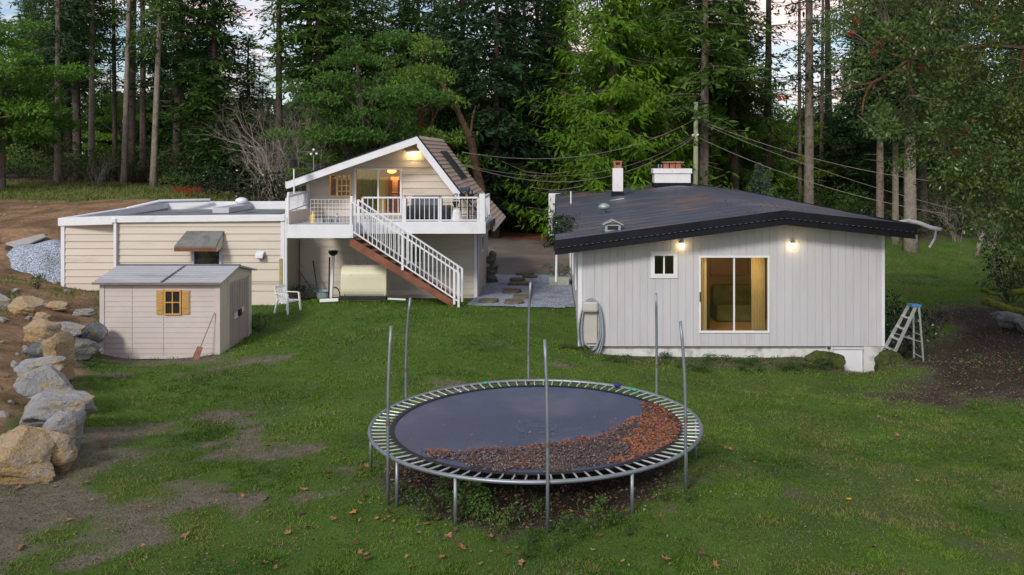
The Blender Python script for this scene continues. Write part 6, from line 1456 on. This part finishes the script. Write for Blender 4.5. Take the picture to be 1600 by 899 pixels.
for (n, y0, y1, a, b, h, w_) in ((26000, 28.5, 46, 470, 760, .07, .02), (26000, 40.5, 51, -900, -500, .15, .03), (5000, 21, 29, -880, -700, .12, .015)):
    x, y = scatter(n, y0, y1, a, b); g, s, l = ground_masks(x, y); k = RS.rand(n) < g; GN.append((x[k], y[k], np.full(k.sum(), h), np.full(k.sum(), w_)))
x = np.concatenate([q[0] for q in GN]); y = np.concatenate([q[1] for q in GN]); h = np.concatenate([q[2] for q in GN]); w_ = np.concatenate([q[3] for q in GN]); n = len(x)
def Gbil(x, y):
    i = np.clip(np.searchsorted(gx, x) - 1, 0, nx - 2); j = np.clip(np.searchsorted(gy, y) - 1, 0, ny - 2); u = (x - gx[i]) / (gx[i + 1] - gx[i]); v = (y - gy[j]) / (gy[j + 1] - gy[j])
    return (GZ[j, i] * (1 - u) + GZ[j, i + 1] * u) * (1 - v) + (GZ[j + 1, i] * (1 - u) + GZ[j + 1, i + 1] * u) * v
z = Gbil(x, y) - .004; big = fbm(x * .7, y * .7, 61); cl_ = fbm(x * 2.6, y * 2.6, 62)
hh = h * (.5 + RS.rand(n) * .8) * (.55 + 1.0 * sstep(.35, .65, cl_)); tilt = RS.normal(0, .75, (n, 2))
D = np.stack([tilt[:, 0], tilt[:, 1], np.ones(n)], 1); N = np.stack([RS.normal(0, 1, n), RS.normal(0, 1, n), np.zeros(n)], 1)
pxl = PX + F * x / y
dry = sstep(.42, .62, fbm(x * .9 + 40, y * .9, 63)) * (.40 + .4 * sstep(900, 1500, pxl) + .2 * sstep(15, 11, y))
tint = np.clip(.1 + .5 * RS.rand(n) + (big - .5) * 1.3 + (cl_ - .5) * .5, 0, .8); tint = np.where((y > 40) & (x < -8) & (RS.rand(n) < .55), .84 + .16 * RS.rand(n), tint); tint = np.where(RS.rand(n) < dry * .7, .82 + .18 * RS.rand(n), tint)
V, FC, t = leafquads(np.stack([x, y, z], 1), D, N, hh * 1.15, w_ * (.7 + .6 * RS.rand(n)), tint)
m, nt, b, co = newmat('grass_blades'); at = nt.nodes.new('ShaderNodeAttribute'); at.attribute_name = 'tint'
rp = nt.nodes.new('ShaderNodeValToRGB'); nt.links.new(at.outputs['Fac'], rp.inputs[0]); e = rp.color_ramp.elements
e[0].position = 0; e[0].color = (.028, .075, .010, 1); e[1].position = 1; e[1].color = (.24, .20, .10, 1)
for p_, c_ in ((.4, (.095, .186, .020, 1)), (.79, (.155, .255, .035, 1)), (.83, (.17, .18, .05, 1))): q = e.new(p_); q.color = c_
nt.links.new(rp.outputs[0], b.inputs[0]); b.inputs['Roughness'].default_value = .6; b.inputs['Specular IOR Level'].default_value = .2
tn = nt.nodes.new('ShaderNodeBsdfTranslucent'); nt.links.new(rp.outputs[0], tn.inputs[0]); mx = nt.nodes.new('ShaderNodeMixShader'); mx.inputs[0].default_value = .3
nt.links.new(b.outputs[0], mx.inputs[1]); nt.links.new(tn.outputs[0], mx.inputs[2]); nt.links.new(mx.outputs[0], nt.nodes['Material Output'].inputs[0])
meshobj('lawn_grass', fastmesh('lawn_grass', V, FC, t), m, label='short green mossy grass of the lawn', cat='grass', kind='stuff')
# leaf bits lying about
xs, ys, sc_ = [], [], []
for (n, y0, y1, a, b, pw, s) in ((16000, 9, 16, -870, 760, 0, .03), (9000, 14, 24, -870, 760, 0, .035), (15000, 17, 34, 420, 800, 1, .05), (9000, 21.5, 23.2, 30, 520, 2, .04), (5000, 10.2, 14.8, -300, 250, 3, .05), (5000, 20, 40, -870, -560, 4, .05), (2500, 9, 27, -870, 760, 5, .05)):
    x, y = scatter(n, y0, y1, a, b); g, s_, l = ground_masks(x, y)
    k = RS.rand(n) < (l if pw in (1, 2, 3) else .22 + .5 * sstep(.55, .7, fbm(x, y, 70)) if pw == 0 else s_ * .6 if pw == 4 else .5); xs.append(x[k]); ys.append(y[k]); sc_.append(np.full(k.sum(), s))
x = np.concatenate(xs); y = np.concatenate(ys); sc_ = np.concatenate(sc_); n = len(x)
k = ~((x > HL - .02) & (x < HR + .02) & (y > HY - .05)) & ~((x > q0) & (x < q1) & (y > QY) & (y < QB)); x = x[k]; y = y[k]; sc_ = sc_[k]; n = len(x)
D = RS.normal(0, 1, (n, 3)) * np.array([1, 1, .3]); N = RS.normal(0, .4, (n, 3)); N[:, 2] += 1
V, FC, t = leafquads(np.stack([x, y, Gbil(x, y) + .012 + RS.rand(n) * .02], 1), D, N, sc_ * rnd(n, .6, 1.5), sc_ * rnd(n, .3, .8), RS.rand(n) ** 1.6 * .8)
meshobj('ground_litter', fastmesh('ground_litter', V, FC, t), litm, label='small dead leaf bits strewn over lawn and earth', cat='leaf litter', kind='stuff')
# single maple leaves
def leafmesh(seed):
    rr = random.Random(seed); pts = []; lobes = [(90, 1), (60, .45), (38, .85), (12, .4), (-10, .62), (-50, .28), (-90, .12), (-130, .28), (190, .62), (168, .4), (142, .85), (120, .45)]
    for a, r in lobes: a = math.radians(a + rr.uniform(-6, 6)); r *= rr.uniform(.85, 1.1); pts.append((r * math.cos(a), r * math.sin(a)))
    vs = [(0, 0, .02)]; cx, cy = rr.uniform(.2, .7), rr.uniform(.1, .6)
    for x_, y_ in pts: vs.append((x_, y_, .02 + cx * x_ * x_ * .6 + cy * y_ * y_ * .3 + rr.uniform(0, .12)))
    vs += [(v[0], v[1], v[2] - .015) for v in vs]; m_ = len(pts)
    fs = [(0, 1 + i, 1 + (i + 1) % m_) for i in range(m_)] + [(m_ + 1, m_ + 2 + (i + 1) % m_, m_ + 2 + i) for i in range(m_)]
    me = bpy.data.meshes.new('maple_leaf'); me.from_pydata([(v[0] * .075, v[1] * .075, v[2] * .075) for v in vs], [], fs); me.update(); return me
lm = []
for k, (ca, cb, lab) in enumerate((((.24, .13, .07), (.36, .22, .13), 'tan brown'), ((.11, .055, .035), (.18, .09, .055), 'dark brown'), ((.45, .30, .04), (.5, .36, .06), 'yellow'), ((.30, .13, .05), (.38, .19, .08), 'orange'))):
    lm.append((leafmat('fallen_leaf_%d' % k, ca, cb, None, .8, .1, 8), lab))
LMS = [[leafmesh(k * 5 + j) for j in range(4)] for k in range(4)]
for k in range(4):
    for j in range(4): LMS[k][j].materials.append(lm[k][0])
LP_ = [(500,661),(443,690),(419,700),(510,741),(475,770),(417,785),(470,808),(521,815),(568,781),(555,805),(608,845),(568,873),(415,885),(693,848),(716,850),(721,862),(688,877),(749,885),(806,862),(818,883),(767,845),(653,840),(553,756),(566,726),(1179,617),(1256,625),(1276,617),(1300,632),(1132,702),(1413,687),(1390,691),(1364,860),(1041,881),(1117,890),(1097,872),(1418,791),(1498,747),(105,817),(28,862),(205,888),(291,841),(30,766),(161,700),(230,797),(347,773),(596,806),(604,812),(611,806),(590,814),(617,815),(600,818),(560,738),(572,733),(1290,628),(1306,634),(1262,622),(1250,620),(690,878),(700,842),(574,877),(560,868),(760,838),(770,850),(1140,706),(1125,699),(423,882),(408,884),(36,860),(1404,683)]
rq = random.Random(9)
for _ in range(60): LP_.append((rq.uniform(0, 1600), rq.uniform(600, 895)))
for k in range(16): LP_.append((rq.gauss(680, 120), rq.uniform(770, 890)))
for k, (px, py) in enumerate(LP_):
    p = ghit(px, py); 
    if bank(p.x, p.y) > -.3 or p.y > 21: continue
    c = 0 if rq.random() < .5 else 1 if rq.random() < .6 else 3
    near = 'under the front rim of the trampoline' if math.hypot(p.x - TC.x, p.y - TC.y) < 2.4 else 'lying on the lawn'
    o = bpy.data.objects.new('fallen_leaf', LMS[c][k % 4]); COL.objects.link(o); s = rq.uniform(.45, 1.0) if k >= 70 else rq.uniform(.7, 1.3); o.scale = (s, s * rq.uniform(.6, 1), s * 1.9)
    o.location = (p.x, p.y, Gf(p.x, p.y) + .022); o.rotation_euler = (rq.uniform(-.45, .45), rq.uniform(-.45, .45), rq.uniform(0, 6.28))
    tag(o, 'curled %s maple leaf %s' % (lm[c][1], near), 'fallen leaf', 'fallen %s leaves %s' % (lm[c][1], near))
for k, (px, py, lab) in enumerate(((1434, 755, 'yellow leaf on the right part of the lawn, the farther one'), (1327, 784, 'yellow leaf on the right part of the lawn, the nearer one'))):
    p = ghit(px, py); o = bpy.data.objects.new('fallen_leaf', LMS[2][k]); COL.objects.link(o); o.location = (p.x, p.y, Gf(p.x, p.y) + .025); o.scale = (.8,) * 3; tag(o, lab, 'fallen leaf')
# weeds round the trampoline
cs = [np.array([RS.normal(0, .06), RS.normal(0, .06), RS.uniform(.05, .26)]) for _ in range(12)]; mb = MB()
for c in cs: limb(mb, (0, 0, -.02), c, .004, .002, 3)
template('weed', mb, clumps(cs, [.07] * 12, 5200, .035, shell=.2), None)
L_weed = leafmat('weed_leaves', (.035, .08, .015), (.09, .17, .035), trans=.3, scale=6)
for k, (px, py, s) in enumerate(((735, 800, 1.3), (722, 812, 1), (745, 815, .9), (765, 820, .8), (655, 800, 1), (668, 815, .8), (780, 835, .8), (830, 850, .7), (870, 862, .8), (905, 845, .8), (930, 830, .9), (700, 770, 1), (690, 790, .9), (640, 790, .8), (825, 875, .7), (960, 825, .8), (985, 840, .6), (1075, 790, .7), (620, 775, .7), (800, 822, .9), (885, 832, .8), (760, 800, 1.0), (740, 790, 1.3), (845, 812, .9), (940, 805, .8), (1040, 785, .8))):
    p = ghit(px, py); plant('weed', 'weed', px, p.y, 'leafy green weed growing round the front feet of the trampoline', 'weed', 'weeds round the trampoline', L_weed, bark_dark, s=s * .95, X=p.x, parts=('stems', 'leaves'))
for k in range(44):
    px = rq.uniform(945, 1290) if k < 34 else rq.uniform(880, 915); p = ghit(px, rq.uniform(560, 584) if k < 34 else rq.uniform(520, 560)); 
    plant('weed', 'weed', px, min(p.y, 23.1), 'low weed growing along the foundation of the white house', 'weed', 'weeds along the foundation', L_bush, bark_dark, s=rq.uniform(.8, 1.6), sz=rq.uniform(.35, .7), X=p.x, parts=('stems', 'leaves'))
for px, py, s, lab in ((406, 520, 1.8, 'tuft of tall grass at the shed door corner'), (395, 515, 1.3, 'smaller grass tuft by the shed door'), (60, 452, 1.6, 'green tuft on the brown slope left of the garage'), (15, 478, 1.4, 'green tuft by the tan rock on the slope')):
    p = ghit(px, py); plant('grass_tuft', 'weed', px, p.y, lab, 'grass tuft', None, L_weed, bark_dark, s=s, X=p.x, parts=('stems', 'leaves'))
# ------------------------------------------------------------------ light, sky, camera
SUN_EL, SUN_AZ = math.radians(33), math.radians(203)     # azimuth measured clockwise from +Y
w = bpy.data.worlds.new('World'); scene.world = w; w.use_nodes = True; nt = w.node_tree
bg = nt.nodes['Background']; sky = nt.nodes.new('ShaderNodeTexSky'); sky.sky_type = 'NISHITA'; sky.sun_disc = False
sky.sun_elevation = SUN_EL; sky.sun_rotation = SUN_AZ; sky.dust_density = 1.0; sky.ozone_density = 2
tc = nt.nodes.new('ShaderNodeTexCoord')
cn = _noise(nt, tc.outputs['Generated'], 4.5, 7, .55, (1, 1, 3.2))
fac = _ramp(nt, cn, .40, .60)
cc = _mix(nt, _ramp(nt, _noise(nt, tc.outputs['Generated'], 9, 3, .5, (1, 1, 4)), .42, .62), (7.6, 7.7, 8.6), (9.6, 7.3, 7.0))
c = _mix(nt, fac, sky.outputs[0], cc)
nt.links.new(c, bg.inputs[0]); bg.inputs[1].default_value = .09
sd = bpy.data.lights.new('sun', 'SUN'); sd.energy = 1.7; sd.angle = math.radians(11); sd.color = (1, .95, .86)
so = bpy.data.objects.new('sun', sd); COL.objects.link(so)
dirv = Vector((math.sin(SUN_AZ) * math.cos(SUN_EL), math.cos(SUN_AZ) * math.cos(SUN_EL), math.sin(SUN_EL)))
so.rotation_euler = dirv.to_track_quat('Z', 'Y').to_euler(); so.location = (0, -10, 30)
cam = bpy.data.cameras.new('camera'); co_ = bpy.data.objects.new('camera', cam); COL.objects.link(co_)
co_.location = (0, 0, CZ); co_.rotation_euler = (math.pi / 2, 0, 0)
cam.sensor_width = 36; cam.lens = F / 1600 * 36; cam.shift_x = (800 - PX) / 1600; cam.shift_y = -(449.5 - PY) / 1600
cam.clip_end = 2000; cam.clip_start = .1
scene.camera = co_
scene.view_settings.view_transform = 'Standard'; scene.view_settings.look = 'None'; scene.view_settings.gamma = 1
scene.view_settings.exposure = 0.60
